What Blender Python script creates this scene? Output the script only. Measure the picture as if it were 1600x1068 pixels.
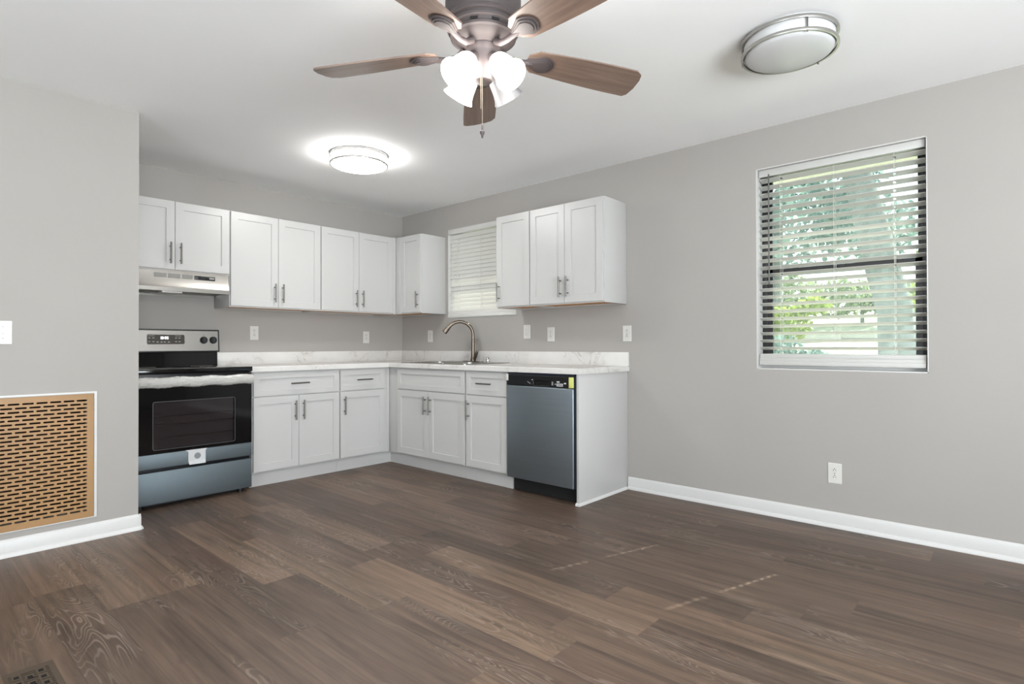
import bpy, bmesh, math, random
from mathutils import Vector, Matrix
import numpy as np
R = math.radians
PI = math.pi
rnd = random.Random(7)
S = bpy.context.scene
COL = S.collection
for o in list(bpy.data.objects):
    bpy.data.objects.remove(o)

# ------------------------------------------------------------------ camera
CAMP = Vector((-3.7557, -4.9307, 1.0711))
YAW, PITCH, ROLL, FPX = 0.84094, 0.00734, -0.00245, 892.14
fw = Vector((math.sin(YAW)*math.cos(PITCH), math.cos(YAW)*math.cos(PITCH), math.sin(PITCH)))
rt = Vector((math.cos(YAW), -math.sin(YAW), 0))
up = rt.cross(fw)
r2 = rt*math.cos(ROLL) + up*math.sin(ROLL)
u2 = up*math.cos(ROLL) - rt*math.sin(ROLL)
cd = bpy.data.cameras.new('camera')
cam = bpy.data.objects.new('camera', cd)
COL.objects.link(cam)
M = Matrix.Identity(4)
for i in range(3):
    M[i][0], M[i][1], M[i][2], M[i][3] = r2[i], u2[i], -fw[i], CAMP[i]
cam.matrix_world = M
cd.sensor_fit = 'HORIZONTAL'
cd.sensor_width = 36
cd.lens = FPX/1600*36
cd.shift_x = -0.177/1600
cd.shift_y = -1.82/1600
cd.clip_start = 0.02
cd.clip_end = 200
S.camera = cam

# ------------------------------------------------------------------ look, world, sun, fill lamps
S.view_settings.view_transform = 'Standard'
S.view_settings.look = 'None'
S.view_settings.gamma = 1
S.view_settings.use_curve_mapping = False
S.view_settings.exposure = 0.70
S.cycles.max_bounces = 14
S.cycles.diffuse_bounces = 8
S.cycles.glossy_bounces = 5
S.cycles.transmission_bounces = 8
S.cycles.transparent_max_bounces = 24
S.cycles.sample_clamp_indirect = 6
S.cycles.caustics_reflective = False
S.cycles.caustics_refractive = False

w = bpy.data.worlds.new('sky')
S.world = w
w.use_nodes = True
wb = w.node_tree.nodes['Background']
wb.inputs[0].default_value = (0.80, 0.91, 1.0, 1)
wb.inputs[1].default_value = 3.4

sd = bpy.data.lights.new('sun', 'SUN')
sd.energy = 19.0
sd.angle = R(0.53)
sd.color = (1, 0.95, 0.87)
sun = bpy.data.objects.new('sun', sd)
COL.objects.link(sun)
sun.rotation_euler = Vector((-0.949, 0.315, -0.98)).to_track_quat('-Z', 'Y').to_euler()

def area(name, loc, aim, sx, sy, power, color):
    d = bpy.data.lights.new(name, 'AREA')
    d.shape = 'RECTANGLE'
    d.size, d.size_y, d.energy, d.color = sx, sy, power, color
    o = bpy.data.objects.new(name, d)
    COL.objects.link(o)
    o.location = loc
    o.rotation_euler = Vector(aim).to_track_quat('-Z', 'Z').to_euler()
    return o
# added fill lamps at unseen openings behind the camera, tilted up to brighten the ceiling
area('added_fill_rear', (-3.6, -7.88, 1.15), (0.02, 0.62, 1), 3.0, 2.0, 250, (0.92, 0.97, 1.0))
area('added_fill_side', (-6.18, -4.4, 1.45), (0.62, 0.1, 1), 2.4, 1.4, 50, (0.92, 0.97, 1.0))

# ------------------------------------------------------------------ node helpers
class NT:
    def __init__(s, name):
        s.m = bpy.data.materials.new(name)
        s.m.use_nodes = True
        s.t = s.m.node_tree
        s.b = s.t.nodes['Principled BSDF']
        s.out = s.t.nodes['Material Output']
    def n(s, typ, ins=None, **kw):
        nd = s.t.nodes.new(typ)
        for k, v in kw.items():
            setattr(nd, k, v)
        for k, v in (ins or {}).items():
            s.put(nd.inputs[k], v)
        return nd
    def put(s, inp, v):
        if hasattr(v, 'is_output'):
            s.t.links.new(v, inp)
        elif hasattr(v, 'outputs'):
            s.t.links.new(v.outputs[0], inp)
        else:
            inp.default_value = v
    def math(s, op, a, b=0.0, c=0.0):
        nd = s.n('ShaderNodeMath', operation=op)
        s.put(nd.inputs[0], a); s.put(nd.inputs[1], b)
        if op in ('MULTIPLY_ADD', 'SMOOTHSTEP', 'COMPARE'):
            s.put(nd.inputs[2], c)
        return nd.outputs[0]
    def ramp(s, v, stops):
        nd = s.n('ShaderNodeValToRGB')
        e = nd.color_ramp.elements
        while len(e) < len(stops):
            e.new(0.5)
        for i, (p, c) in enumerate(stops):
            e[i].position = p
            e[i].color = c if len(c) == 4 else (*c, 1)
        s.put(nd.inputs[0], v)
        return nd.outputs[0]
    def mix(s, f, a, b, blend='MIX'):
        nd = s.n('ShaderNodeMix', data_type='RGBA', blend_type=blend)
        s.put(nd.inputs[0], f)
        s.put(nd.inputs[6], a); s.put(nd.inputs[7], b)
        return nd.outputs[2]
    def noise(s, vec, scale, detail=3, rough=0.5, dist=0.0):
        nd = s.n('ShaderNodeTexNoise', {'Scale': scale, 'Detail': detail, 'Roughness': rough, 'Distortion': dist})
        if vec is not None:
            s.put(nd.inputs['Vector'], vec)
        return nd.outputs['Fac']
    def obj(s):
        return s.n('ShaderNodeTexCoord').outputs['Object']
    def mapping(s, vec, scale=(1, 1, 1), rot=(0, 0, 0), loc=(0, 0, 0)):
        nd = s.n('ShaderNodeMapping', {'Scale': scale, 'Rotation': rot, 'Location': loc})
        s.put(nd.inputs['Vector'], vec)
        return nd.outputs[0]
    def bump(s, h, strength, dist=0.002):
        nd = s.n('ShaderNodeBump', {'Strength': strength, 'Distance': dist})
        s.put(nd.inputs['Height'], h)
        s.put(s.b.inputs['Normal'], nd.outputs[0])

def srgb(r, g, b):
    f = lambda c: (c/255/12.92 if c <= 10 else ((c/255+0.055)/1.055)**2.4)
    return (f(r), f(g), f(b), 1)

def plain(name, col, rough=0.5, metal=0.0, noise=0.0, nscale=8, emit=0, ecol=None, bump=0, coat=0, spec=None):
    t = NT(name)
    c = col
    if noise:
        f = t.noise(t.obj(), nscale, 4)
        lo = tuple(x*(1-noise) for x in col[:3]); hi = tuple(min(1, x*(1+noise)) for x in col[:3])
        c = t.ramp(f, [(0.3, lo), (0.7, hi)])
    t.put(t.b.inputs['Base Color'], c)
    t.b.inputs['Roughness'].default_value = rough
    t.b.inputs['Metallic'].default_value = metal
    if spec is not None:
        t.b.inputs['Specular IOR Level'].default_value = spec
    if coat:
        t.b.inputs['Coat Weight'].default_value = coat
    if emit:
        t.put(t.b.inputs['Emission Color'], ecol or col)
        t.b.inputs['Emission Strength'].default_value = emit
    if bump:
        t.bump(t.noise(t.obj(), 180, 3), bump, 0.001)
    return t.m

MT = {}
MT['wall'] = plain('greige_wall_paint', srgb(161, 157, 152), 0.75, noise=0.015, nscale=2, bump=0.08)
MT['ceil'] = plain('white_ceiling_paint', srgb(246, 246, 246), 0.85, noise=0.01, nscale=2, bump=0.05)
MT['trim'] = plain('white_trim_paint', srgb(204, 203, 201), 0.35)
MT['cab'] = plain('white_cabinet_paint', srgb(190, 189, 187), 0.32)
MT['maple'] = plain('raw_maple', srgb(190, 140, 92), 0.6, noise=0.1, nscale=5)
MT['nickel'] = plain('brushed_nickel', srgb(120, 117, 112), 0.36, 1.0)
MT['ringnickel'] = plain('satin_nickel', srgb(178, 176, 172), 0.3, 1.0)
MT['bronze_nickel'] = plain('warm_brushed_nickel', srgb(112, 103, 92), 0.34, 1.0)
MT['chrome'] = plain('chrome', srgb(205, 205, 205), 0.12, 1.0)
MT['black'] = plain('black_plastic', srgb(18, 19, 22), 0.35)
MT['blackglass'] = plain('black_glass', srgb(7, 7, 9), 0.06, spec=0.4)
MT['recess'] = plain('dark_recess', srgb(10, 10, 11), 0.8)
MT['gasket'] = plain('blue_edge_film', srgb(9, 16, 32), 0.4)
MT['plate'] = plain('white_wall_plate', srgb(208, 206, 201), 0.35)
MT['slot'] = plain('outlet_slot', srgb(30, 28, 26), 0.7)
MT['blind'] = plain('white_blind_slat', srgb(190, 189, 185), 0.4)
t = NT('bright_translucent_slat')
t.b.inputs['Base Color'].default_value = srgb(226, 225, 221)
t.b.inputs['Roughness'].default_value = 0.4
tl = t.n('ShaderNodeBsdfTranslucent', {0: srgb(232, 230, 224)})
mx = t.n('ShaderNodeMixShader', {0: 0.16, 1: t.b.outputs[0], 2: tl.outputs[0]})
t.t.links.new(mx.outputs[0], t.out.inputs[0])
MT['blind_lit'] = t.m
MT['cord'] = plain('blind_cord', srgb(205, 203, 196), 0.8)
MT['wand'] = plain('clear_grey_wand', srgb(95, 98, 92), 0.3)
MT['winframe'] = plain('black_aluminium', srgb(22, 21, 20), 0.45)
MT['duct'] = plain('dark_duct', srgb(52, 36, 20), 0.9)
MT['register'] = plain('brown_register_enamel', srgb(70, 59, 48), 0.5)
MT['yellow'] = plain('yellow_tape', srgb(205, 208, 120), 0.6)
MT['paper'] = plain('white_paper', srgb(196, 197, 198), 0.6)
MT['greydot'] = plain('grey_emblem', srgb(128, 132, 136), 0.4)
MT['greyprint'] = plain('grey_print', srgb(140, 138, 134), 0.5)
MT['digit'] = plain('lit_digits', (1, 1, 1, 1), 0.5, emit=1.3, ecol=(0.95, 1, 1, 1))
MT['display'] = plain('display_window', srgb(60, 57, 52), 0.25)
MT['fanmetal'] = plain('oil_rubbed_bronze', srgb(70, 62, 62), 0.6, 0.1)
MT['soffit'] = plain('cream_soffit', srgb(240, 238, 230), 0.7)
MT['whitepanel'] = plain('drywall_white', srgb(225, 223, 220), 0.7)

def steel(name, col, rough, axis):
    t = NT(name)
    sc = [260, 260, 260]; sc[axis] = 1.5
    f = t.noise(t.mapping(t.obj(), tuple(sc)), 1, 3)
    t.put(t.b.inputs['Base Color'], t.ramp(f, [(0.25, tuple(c*0.95 for c in col[:3])), (0.75, tuple(min(1, c*1.05) for c in col[:3]))]))
    t.put(t.b.inputs['Roughness'], t.math('MULTIPLY_ADD', f, 0.12, rough))
    t.b.inputs['Metallic'].default_value = 1
    return t.m
MT['steel'] = steel('stainless_steel', srgb(158, 155, 150), 0.32, 0)
MT['filmsteel'] = steel('stainless_under_blue_film', srgb(116, 126, 131), 0.55, 0)
MT['sinksteel'] = steel('sink_stainless', srgb(165, 163, 158), 0.3, 1)

# plastic film around the oven handle
t = NT('crinkled_plastic_film')
t.b.inputs['Base Color'].default_value = srgb(180, 178, 174)
t.b.inputs['Roughness'].default_value = 0.18
t.b.inputs['Coat Weight'].default_value = 0.5
t.bump(t.noise(t.mapping(t.obj(), (1, 2, 2)), 28, 4, 0.6, 0.6), 0.9, 0.012)
MT['film'] = t.m

# marble-look laminate
t = NT('white_marble_laminate')
ob = t.obj()
warp = t.noise(ob, 3.2, 5, 0.6)
mp = t.mapping(ob, (1, 1, 1.2), (0.5, 0.35, 0.7))
n1 = t.noise(mp, 4.0, 6, 0.62, 0.9)
v1 = t.math('ABSOLUTE', t.math('SUBTRACT', n1, 0.5))
n2 = t.noise(t.mapping(ob, (1, 1, 1), (1.1, 0.2, 2.2), (4, 2, 1)), 9.0, 5, 0.6, 0.6)
v2 = t.math('ABSOLUTE', t.math('SUBTRACT', n2, 0.5))
c1 = t.ramp(v1, [(0.0, (1, 1, 1)), (0.012, (0.35, 0.35, 0.35)), (0.03, (0, 0, 0))])
c2 = t.ramp(v2, [(0.0, (0.5, 0.5, 0.5)), (0.012, (0, 0, 0))])
msk = t.ramp(warp, [(0.46, (0, 0, 0)), (0.58, (1, 1, 1))])
vein = t.math('MULTIPLY', t.math('MAXIMUM', c1, c2), msk)
base = t.ramp(warp, [(0.3, srgb(214, 212, 209)), (0.7, srgb(204, 201, 197))])
t.put(t.b.inputs['Base Color'], t.mix(t.math('MULTIPLY', vein, 0.62), base, srgb(140, 132, 124)))
t.b.inputs['Roughness'].default_value = 0.25
MT['marble'] = t.m

# vinyl plank floor: each plank carries its own tone and seed
t = NT('grey_brown_oak_vinyl_planks')
uv = t.n('ShaderNodeUVMap', uv_map='plank').outputs[0]
sep = t.n('ShaderNodeSeparateXYZ', {0: uv})
tone = t.n('ShaderNodeAttribute', attribute_name='tone').outputs['Fac']
seed = t.n('ShaderNodeAttribute', attribute_name='seed').outputs['Fac']
vec = t.n('ShaderNodeCombineXYZ', {0: sep.outputs[0], 1: sep.outputs[1], 2: seed}).outputs[0]
fine = t.noise(t.mapping(vec, (170, 6, 3)), 1, 4, 0.65)
streak = t.noise(t.mapping(vec, (34, 1.5, 3)), 1, 4, 0.6, 0.4)
blotch = t.noise(t.mapping(vec, (9, 1.6, 3)), 1, 3, 0.55, 0.5)
fld = t.noise(t.mapping(vec, (9, 1.5, 3)), 1, 2, 0.45, 0.7)
ring = t.math('SINE', t.math('MULTIPLY_ADD', fld, 150.0, t.math('MULTIPLY', fine, 2.2)))
ringm = t.ramp(ring, [(0.45, (0, 0, 0)), (0.95, (1, 1, 1))])
rmask = t.ramp(t.noise(t.mapping(vec, (5, 1.1, 3), loc=(3, 7, 1)), 1, 2), [(0.51, (0, 0, 0)), (0.64, (1, 1, 1))])
rings = t.math('MULTIPLY', ringm, rmask)
basec = t.ramp(tone, [(0.0, srgb(72, 58, 48)), (0.5, srgb(87, 71, 60)), (1.0, srgb(113, 93, 76))])
v = t.math('MULTIPLY_ADD', t.math('SUBTRACT', streak, 0.5), 2.1, 1.0)
v = t.math('MULTIPLY_ADD', t.math('SUBTRACT', blotch, 0.5), 0.8, v)
v = t.math('MULTIPLY_ADD', t.math('SUBTRACT', fine, 0.5), 0.8, v)
vv = t.n('ShaderNodeCombineXYZ', {0: v, 1: v, 2: v}).outputs[0]
c = t.mix(1.0, basec, vv, 'MULTIPLY')
hue = t.noise(t.mapping(vec, (4, 1.0, 3), loc=(9, 1, 4)), 1, 2)
c = t.mix(t.math('MULTIPLY', t.ramp(hue, [(0.5, (0, 0, 0)), (0.75, (1, 1, 1))]), 0.35), c, srgb(92, 69, 58))
c = t.mix(t.math('MULTIPLY', rings, 0.46), c, srgb(142, 128, 116))
knot = t.noise(t.mapping(vec, (13, 5, 3), loc=(1, 3, 9)), 1, 2)
c = t.mix(t.math('MULTIPLY', t.ramp(knot, [(0.68, (0, 0, 0)), (0.78, (1, 1, 1))]), 0.5), c, srgb(70, 55, 47))
# narrow joints at the plank's own edges
eu = t.math('MINIMUM', sep.outputs[0], t.math('SUBTRACT', 0.1775, sep.outputs[0]))
edge = t.math('LESS_THAN', eu, 0.0011)
c = t.mix(t.math('MULTIPLY', edge, 0.5), c, srgb(50, 40, 34))
t.put(t.b.inputs['Base Color'], c)
t.put(t.b.inputs['Roughness'], t.math('MULTIPLY_ADD', fine, 0.2, 0.36))
t.bump(t.math('ADD', t.math('MULTIPLY', fine, 0.6), t.math('MULTIPLY', rings, 0.5)), 0.12, 0.001)
MT['floor'] = t.m

# fan blade wood
t = NT('weathered_walnut_blade')
ob = t.obj()
f1 = t.noise(t.mapping(ob, (3, 45, 3)), 1, 5, 0.6, 0.5)
f2 = t.noise(t.mapping(ob, (5, 160, 3)), 1, 3)
t.put(t.b.inputs['Base Color'], t.mix(t.math('MULTIPLY', f2, 0.5), t.ramp(f1, [(0.25, srgb(88, 70, 61)), (0.75, srgb(136, 115, 101))]), srgb(108, 88, 77)))
t.b.inputs['Roughness'].default_value = 0.45
MT['blade'] = t.m

# tan enamel of the return grille, a little mottled
MT['tan'] = plain('tan_enamel', srgb(158, 121, 78), 0.45, noise=0.08, nscale=3)

# glazing: clear pane with a faint mirror and an added hazy screen tint
def glassmat(name, tint, gloss):
    t = NT(name)
    tr = t.n('ShaderNodeBsdfTransparent', {0: tint})
    gl = t.n('ShaderNodeBsdfGlossy', {'Color': (1, 1, 1, 1), 'Roughness': 0.02})
    lw = t.n('ShaderNodeLayerWeight', {'Blend': 0.2})
    mx = t.n('ShaderNodeMixShader', {0: t.math('MULTIPLY', lw.outputs['Fresnel'], gloss), 1: tr.outputs[0], 2: gl.outputs[0]})
    t.t.links.new(mx.outputs[0], t.out.inputs[0])
    return t.m
t = NT('painted_haze')  # added see-through grey sheet that veils the outdoor view with haze
tr = t.n('ShaderNodeBsdfTransparent', {0: (1, 1, 1, 1)})
df = t.n('ShaderNodeBsdfDiffuse', {0: srgb(150, 152, 150)})
mx = t.n('ShaderNodeMixShader', {0: 0.32, 1: tr.outputs[0], 2: df.outputs[0]})
t.t.links.new(mx.outputs[0], t.out.inputs[0])
MT['haze'] = t.m
MT['glass'] = glassmat('window_glass', (0.93, 0.97, 0.95, 1), 0.8)
t = NT('oven_window_glass')
tr = t.n('ShaderNodeBsdfTransparent', {0: (0.62, 0.6, 0.61, 1)})
gl = t.n('ShaderNodeBsdfGlossy', {'Color': (0.8, 0.8, 0.8, 1), 'Roughness': 0.05})
lw = t.n('ShaderNodeLayerWeight', {'Blend': 0.3})
mx = t.n('ShaderNodeMixShader', {0: t.math('MULTIPLY_ADD', lw.outputs['Fresnel'], 0.4, 0.03), 1: tr.outputs[0], 2: gl.outputs[0]})
t.t.links.new(mx.outputs[0], t.out.inputs[0])
MT['ovenglass'] = t.m

def glow(name, col, strength, base=(0.9, 0.9, 0.9, 1)):
    return plain(name, base, 0.35, emit=strength, ecol=col)
MT['lens_on'] = glow('lit_opal_lens', (1, 0.985, 0.96, 1), 25.0)
MT['lens_off'] = plain('unlit_opal_lens', srgb(198, 198, 198), 0.26)
MT['shade_on'] = glow('lit_frosted_shade', (1, 0.95, 0.88, 1), 15.0)
MT['shade_off'] = plain('unlit_frosted_shade', srgb(96, 96, 98), 0.35)
MT['bulb_on'] = glow('lit_bulb', (1, 0.96, 0.90, 1), 420.0)

# outdoors
t = NT('lawn_grass')
f = t.noise(t.obj(), 1.2, 6, 0.65)
f2 = t.noise(t.obj(), 30, 3)
t.put(t.b.inputs['Base Color'], t.mix(t.math('MULTIPLY', f2, 0.5), t.ramp(f, [(0.3, srgb(142, 148, 122)), (0.7, srgb(180, 180, 158))]), srgb(160, 163, 138)))
t.b.inputs['Roughness'].default_value = 0.9
MT['lawn'] = t.m
MT['pathway'] = plain('pale_concrete', srgb(205, 200, 190), 0.9, noise=0.05)
t = NT('tree_bark')
f = t.noise(t.mapping(t.obj(), (9, 9, 1.6)), 1, 6, 0.65)
t.put(t.b.inputs['Base Color'], t.ramp(f, [(0.3, srgb(86, 92, 88)), (0.7, srgb(132, 138, 132))]))
t.b.inputs['Roughness'].default_value = 0.95
t.bump(f, 0.6, 0.03)
MT['bark'] = t.m
def leafmat(name, a, b, c):
    t = NT(name)
    g = t.n('ShaderNodeNewGeometry').outputs['Random Per Island']
    t.put(t.b.inputs['Base Color'], t.ramp(g, [(0.0, a), (0.55, b), (1.0, c)]))
    t.b.inputs['Roughness'].default_value = 0.7
    tl = t.n('ShaderNodeBsdfTranslucent')
    t.put(tl.inputs[0], t.ramp(g, [(0.0, a), (1.0, c)]))
    mx = t.n('ShaderNodeMixShader', {0: 0.4, 1: t.b.outputs[0], 2: tl.outputs[0]})
    t.t.links.new(mx.outputs[0], t.out.inputs[0])
    return t.m
MT['leaf_hazed'] = leafmat('haze_tinted_leaves', srgb(88, 112, 110), srgb(120, 146, 140), srgb(156, 180, 168))  # bluish tint puts haze and shade on the leaves into their colour
MT['leaf_lime'] = leafmat('yellow_green_leaves', srgb(120, 140, 60), srgb(168, 186, 84), srgb(210, 214, 130))
MT['leaf_olive'] = leafmat('olive_leaves', srgb(96, 112, 84), srgb(136, 150, 112), srgb(172, 184, 140))

# ------------------------------------------------------------------ mesh helpers
class MB:
    def __init__(s):
        s.bm = bmesh.new()
    def _merge(s, b, mi):
        for f in b.faces:
            f.material_index = mi
        me = bpy.data.meshes.new('tmp')
        b.to_mesh(me); b.free()
        s.bm.from_mesh(me)
        bpy.data.meshes.remove(me)
    def box(s, x0, x1, y0, y1, z0, z1, bev=0.0, mi=0, seg=2, mat=None):
        b = bmesh.new()
        bmesh.ops.create_cube(b, size=1)
        for v in b.verts:
            v.co = Vector(((x0+x1)/2+v.co.x*(x1-x0), (y0+y1)/2+v.co.y*(y1-y0), (z0+z1)/2+v.co.z*(z1-z0)))
        if bev:
            bmesh.ops.bevel(b, geom=b.edges[:], offset=bev, segments=seg, affect='EDGES', profile=0.5)
        if mat is not None:
            b.transform(mat)
        s._merge(b, mi)
        return s
    def cyl(s, p, q, r, r1=None, seg=24, mi=0, bev=0.0):
        p, q = Vector(p), Vector(q)
        d = q-p
        b = bmesh.new()
        bmesh.ops.create_cone(b, cap_ends=True, segments=seg, radius1=r, radius2=r if r1 is None else r1, depth=d.length)
        if bev:
            bmesh.ops.bevel(b, geom=[e for e in b.edges if len([f for f in e.link_faces if len(f.verts) > 4]) == 1], offset=bev, segments=2, affect='EDGES')
        b.transform(Matrix.Translation((p+q)/2) @ d.to_track_quat('Z', 'Y').to_matrix().to_4x4())
        s._merge(b, mi)
        return s
    def lathe(s, prof, seg=40, mat=None, mi=0, closed=False):
        b = bmesh.new()
        rings = []
        for r, z in prof:
            if r < 1e-6:
                rings.append([b.verts.new((0, 0, z))])
            else:
                rings.append([b.verts.new((r*math.cos(2*PI*k/seg), r*math.sin(2*PI*k/seg), z)) for k in range(seg)])
        if closed:
            rings.append(rings[0])
        for a, c in zip(rings, rings[1:]):
            for k in range(seg):
                l = (k+1) % seg
                if len(a) == 1 and len(c) == 1:
                    continue
                if len(a) == 1:
                    b.faces.new((a[0], c[l], c[k]))
                elif len(c) == 1:
                    b.faces.new((a[k], a[l], c[0]))
                else:
                    b.faces.new((a[k], a[l], c[l], c[k]))
        bmesh.ops.recalc_face_normals(b, faces=b.faces[:])
        if mat is not None:
            b.transform(mat)
        s._merge(b, mi)
        return s
    def tube(s, path, rad, seg=14, mi=0, flat=None):
        pts = [Vector(p) for p in path]
        rs = rad if hasattr(rad, '__len__') else [rad]*len(pts)
        b = bmesh.new()
        nrm = None
        rings = []
        for i, p in enumerate(pts):
            tg = (pts[min(i+1, len(pts)-1)]-pts[max(i-1, 0)]).normalized()
            if nrm is None:
                nrm = tg.orthogonal().normalized()
            nrm = (nrm-tg*nrm.dot(tg)).normalized()
            bn = tg.cross(nrm)
            rings.append([b.verts.new(p+(nrm*math.cos(2*PI*k/seg)+bn*math.sin(2*PI*k/seg))*rs[i]) for k in range(seg)])
        for a, c in zip(rings, rings[1:]):
            for k in range(seg):
                b.faces.new((a[k], a[(k+1) % seg], c[(k+1) % seg], c[k]))
        b.faces.new(rings[0][::-1]); b.faces.new(rings[-1])
        bmesh.ops.recalc_face_normals(b, faces=b.faces[:])
        s._merge(b, mi)
        return s
    def sphere(s, c, r, sc=(1, 1, 1), mi=0, u=20, v=12):
        b = bmesh.new()
        bmesh.ops.create_uvsphere(b, u_segments=u, v_segments=v, radius=r)
        for x in b.verts:
            x.co = Vector((c[0]+x.co.x*sc[0], c[1]+x.co.y*sc[1], c[2]+x.co.z*sc[2]))
        s._merge(b, mi)
        return s
    def poly(s, outer, holes, thick, fn, mi=0, bev=0.0):
        """flat plate with an outline and holes in 2D, given a thickness; fn maps (u, v, w) to space"""
        b = bmesh.new()
        es = []
        for loop in [outer]+list(holes):
            vs = [b.verts.new((p[0], p[1], 0)) for p in loop]
            es += [b.edges.new((vs[i], vs[(i+1) % len(vs)])) for i in range(len(vs))]
        bmesh.ops.triangle_fill(b, use_beauty=True, use_dissolve=False, edges=es)
        ret = bmesh.ops.extrude_face_region(b, geom=b.faces[:])
        for e in ret['geom']:
            if isinstance(e, bmesh.types.BMVert):
                e.co.z += thick
        bmesh.ops.recalc_face_normals(b, faces=b.faces[:])
        if bev:
            ed = [e for e in b.edges if len(e.link_faces) == 2 and e.calc_face_angle(0) > 0.8 and abs(e.verts[0].co.z-thick) < 1e-6 and abs(e.verts[1].co.z-thick) < 1e-6]
            bmesh.ops.bevel(b, geom=ed, offset=bev, segments=3, affect='EDGES')
        for x in b.verts:
            x.co = Vector(fn(x.co.x, x.co.y, x.co.z))
        bmesh.ops.recalc_face_normals(b, faces=b.faces[:])
        s._merge(b, mi)
        return s
    def prism(s, prof, a, c, fn, mi=0):
        """closed 2D outline swept straight from a to c; fn maps (u, v, t)"""
        b = bmesh.new()
        A = [b.verts.new(fn(p[0], p[1], a)) for p in prof]
        B = [b.verts.new(fn(p[0], p[1], c)) for p in prof]
        n = len(prof)
        for i in range(n):
            b.faces.new((A[i], A[(i+1) % n], B[(i+1) % n], B[i]))
        b.faces.new(A[::-1]); b.faces.new(B)
        bmesh.ops.recalc_face_normals(b, faces=b.faces[:])
        s._merge(b, mi)
        return s
    def build(s, name, mats, parent=None, ang=38, loc=None):
        for f in s.bm.faces:
            f.smooth = True
        for e in s.bm.edges:
            if len(e.link_faces) == 2:
                e.smooth = e.calc_face_angle(0) < R(ang)
        me = bpy.data.meshes.new(name)
        s.bm.to_mesh(me); s.bm.free()
        for m in (mats if isinstance(mats, (list, tuple)) else [mats]):
            me.materials.append(MT[m] if isinstance(m, str) else m)
        o = bpy.data.objects.new(name, me)
        COL.objects.link(o)
        if parent:
            o.parent = parent
        if loc:
            o.location = loc
        return o

def thing(name, label, cat, loc=(0, 0, 0), rz=0.0, group=None):
    o = bpy.data.objects.new(name, None)
    COL.objects.link(o)
    o.location = loc
    o.rotation_euler = (0, 0, rz)
    o.empty_display_size = 0.05
    return tag(o, label, cat, group)
def tag(o, label, cat, group=None):
    o['label'] = label; o['category'] = cat
    if group:
        o['group'] = group
    return o
def struct(o, label=None, cat=None):
    o['kind'] = 'structure'
    if label:
        o['label'] = label
    if cat:
        o['category'] = cat
    return o
def setrel(o, parent):
    """meshes written in room coordinates, hung on an unrotated root"""
    o.parent = parent
    o.matrix_parent_inverse = parent.matrix_basis.inverted()
    return o
def copytree(o, parent=None):
    c = o.copy()
    COL.objects.link(c)
    if parent:
        c.parent = parent
        c.matrix_parent_inverse = o.matrix_parent_inverse.copy()
    for ch in list(o.children):
        copytree(ch, c)
    return c

H = 2.44
LWX, LWY = -2.722, -1.071
XW, YS = -6.0, -7.7          # far sides of the open living area, behind the camera
# ------------------------------------------------------------------ floor, planks laid along y
def make_floor():
    W, L = 0.1775, 1.22
    verts, faces, uvs, tones, seeds = [], [], [], [], []
    x0 = -2.765
    known = {}
    # (column left edge index) -> (a joint's y, tone of the plank on the far side, tone of the near one)
    fix = {-2: (-2.16, 0.8, 0.35), -1: (-2.16, 0.85, 0.5), 0: (-2.9, 0.3, 0.4), 1: (-2.387, 0.78, 0.4), 2: (-2.96, 0.82, 0.45),
           3: (-2.50, 0.5, 0.9), 4: (-2.37, 0.78, 0.35), 8: (-4.274, 0.55, 0.5), 9: (-4.414, 0.55, 0.45)}
    i0, i1 = int((XW-x0)/W)-1, int((0.2-x0)/W)+1
    for i in range(i0, i1):
        xa = x0+i*W
        rr = random.Random(i*31+5)
        if i in fix:
            j, ta, tb = fix[i]
        else:
            j, ta, tb = -2.0+rr.uniform(-0.61, 0.61)-((i*0.43) % 1)*L, None, None
        k = math.ceil((0.1-j)/L)
        y = j+k*L
        while y > YS-0.2:
            ya, yb = y-L, y
            tone = 0.5+(rr.betavariate(2.2, 2.4)-0.5)*0.75
            if ta is not None and abs(ya-j) < 1e-4: tone = ta
            if tb is not None and abs(yb-j) < 1e-4: tone = tb
            ya2, yb2 = max(ya, YS-0.2), min(yb, 0.1)
            xa2, xb2 = max(xa, XW-0.2), min(xa+W, 0.12)
            if yb2 > ya2 and xb2 > xa2:
                n = len(verts)
                verts += [(xa2, ya2, 0), (xb2, ya2, 0), (xb2, yb2, 0), (xa2, yb2, 0)]
                faces.append((n, n+1, n+2, n+3))
                sdv = rr.uniform(0, 40)
                uvs += [(xa2-xa, ya2+sdv), (xb2-xa, ya2+sdv), (xb2-xa, yb2+sdv), (xa2-xa, yb2+sdv)]
                tones.append(tone); seeds.append(sdv)
            y -= L
    # underside so the floor has body
    n = len(verts)
    a, b2, c2, d2 = XW-0.2, 0.12, YS-0.2, 0.1
    verts += [(a, c2, -0.12), (b2, c2, -0.12), (b2, d2, -0.12), (a, d2, -0.12)]
    faces.append((n+3, n+2, n+1, n)); uvs += [(0.05, 0)]*4; tones.append(0.3); seeds.append(0)
    me = bpy.data.meshes.new('floor')
    me.from_pydata(verts, [], faces)
    u = me.uv_layers.new(name='plank')
    for k, q in enumerate(uvs):
        u.data[k].uv = q
    for nm, vals in (('tone', tones), ('seed', seeds)):
        at = me.attributes.new(nm, 'FLOAT', 'FACE')
        at.data.foreach_set('value', vals)
    me.materials.append(MT['floor'])
    o = bpy.data.objects.new('floor', me)
    COL.objects.link(o)
    struct(o)
make_floor()

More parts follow.
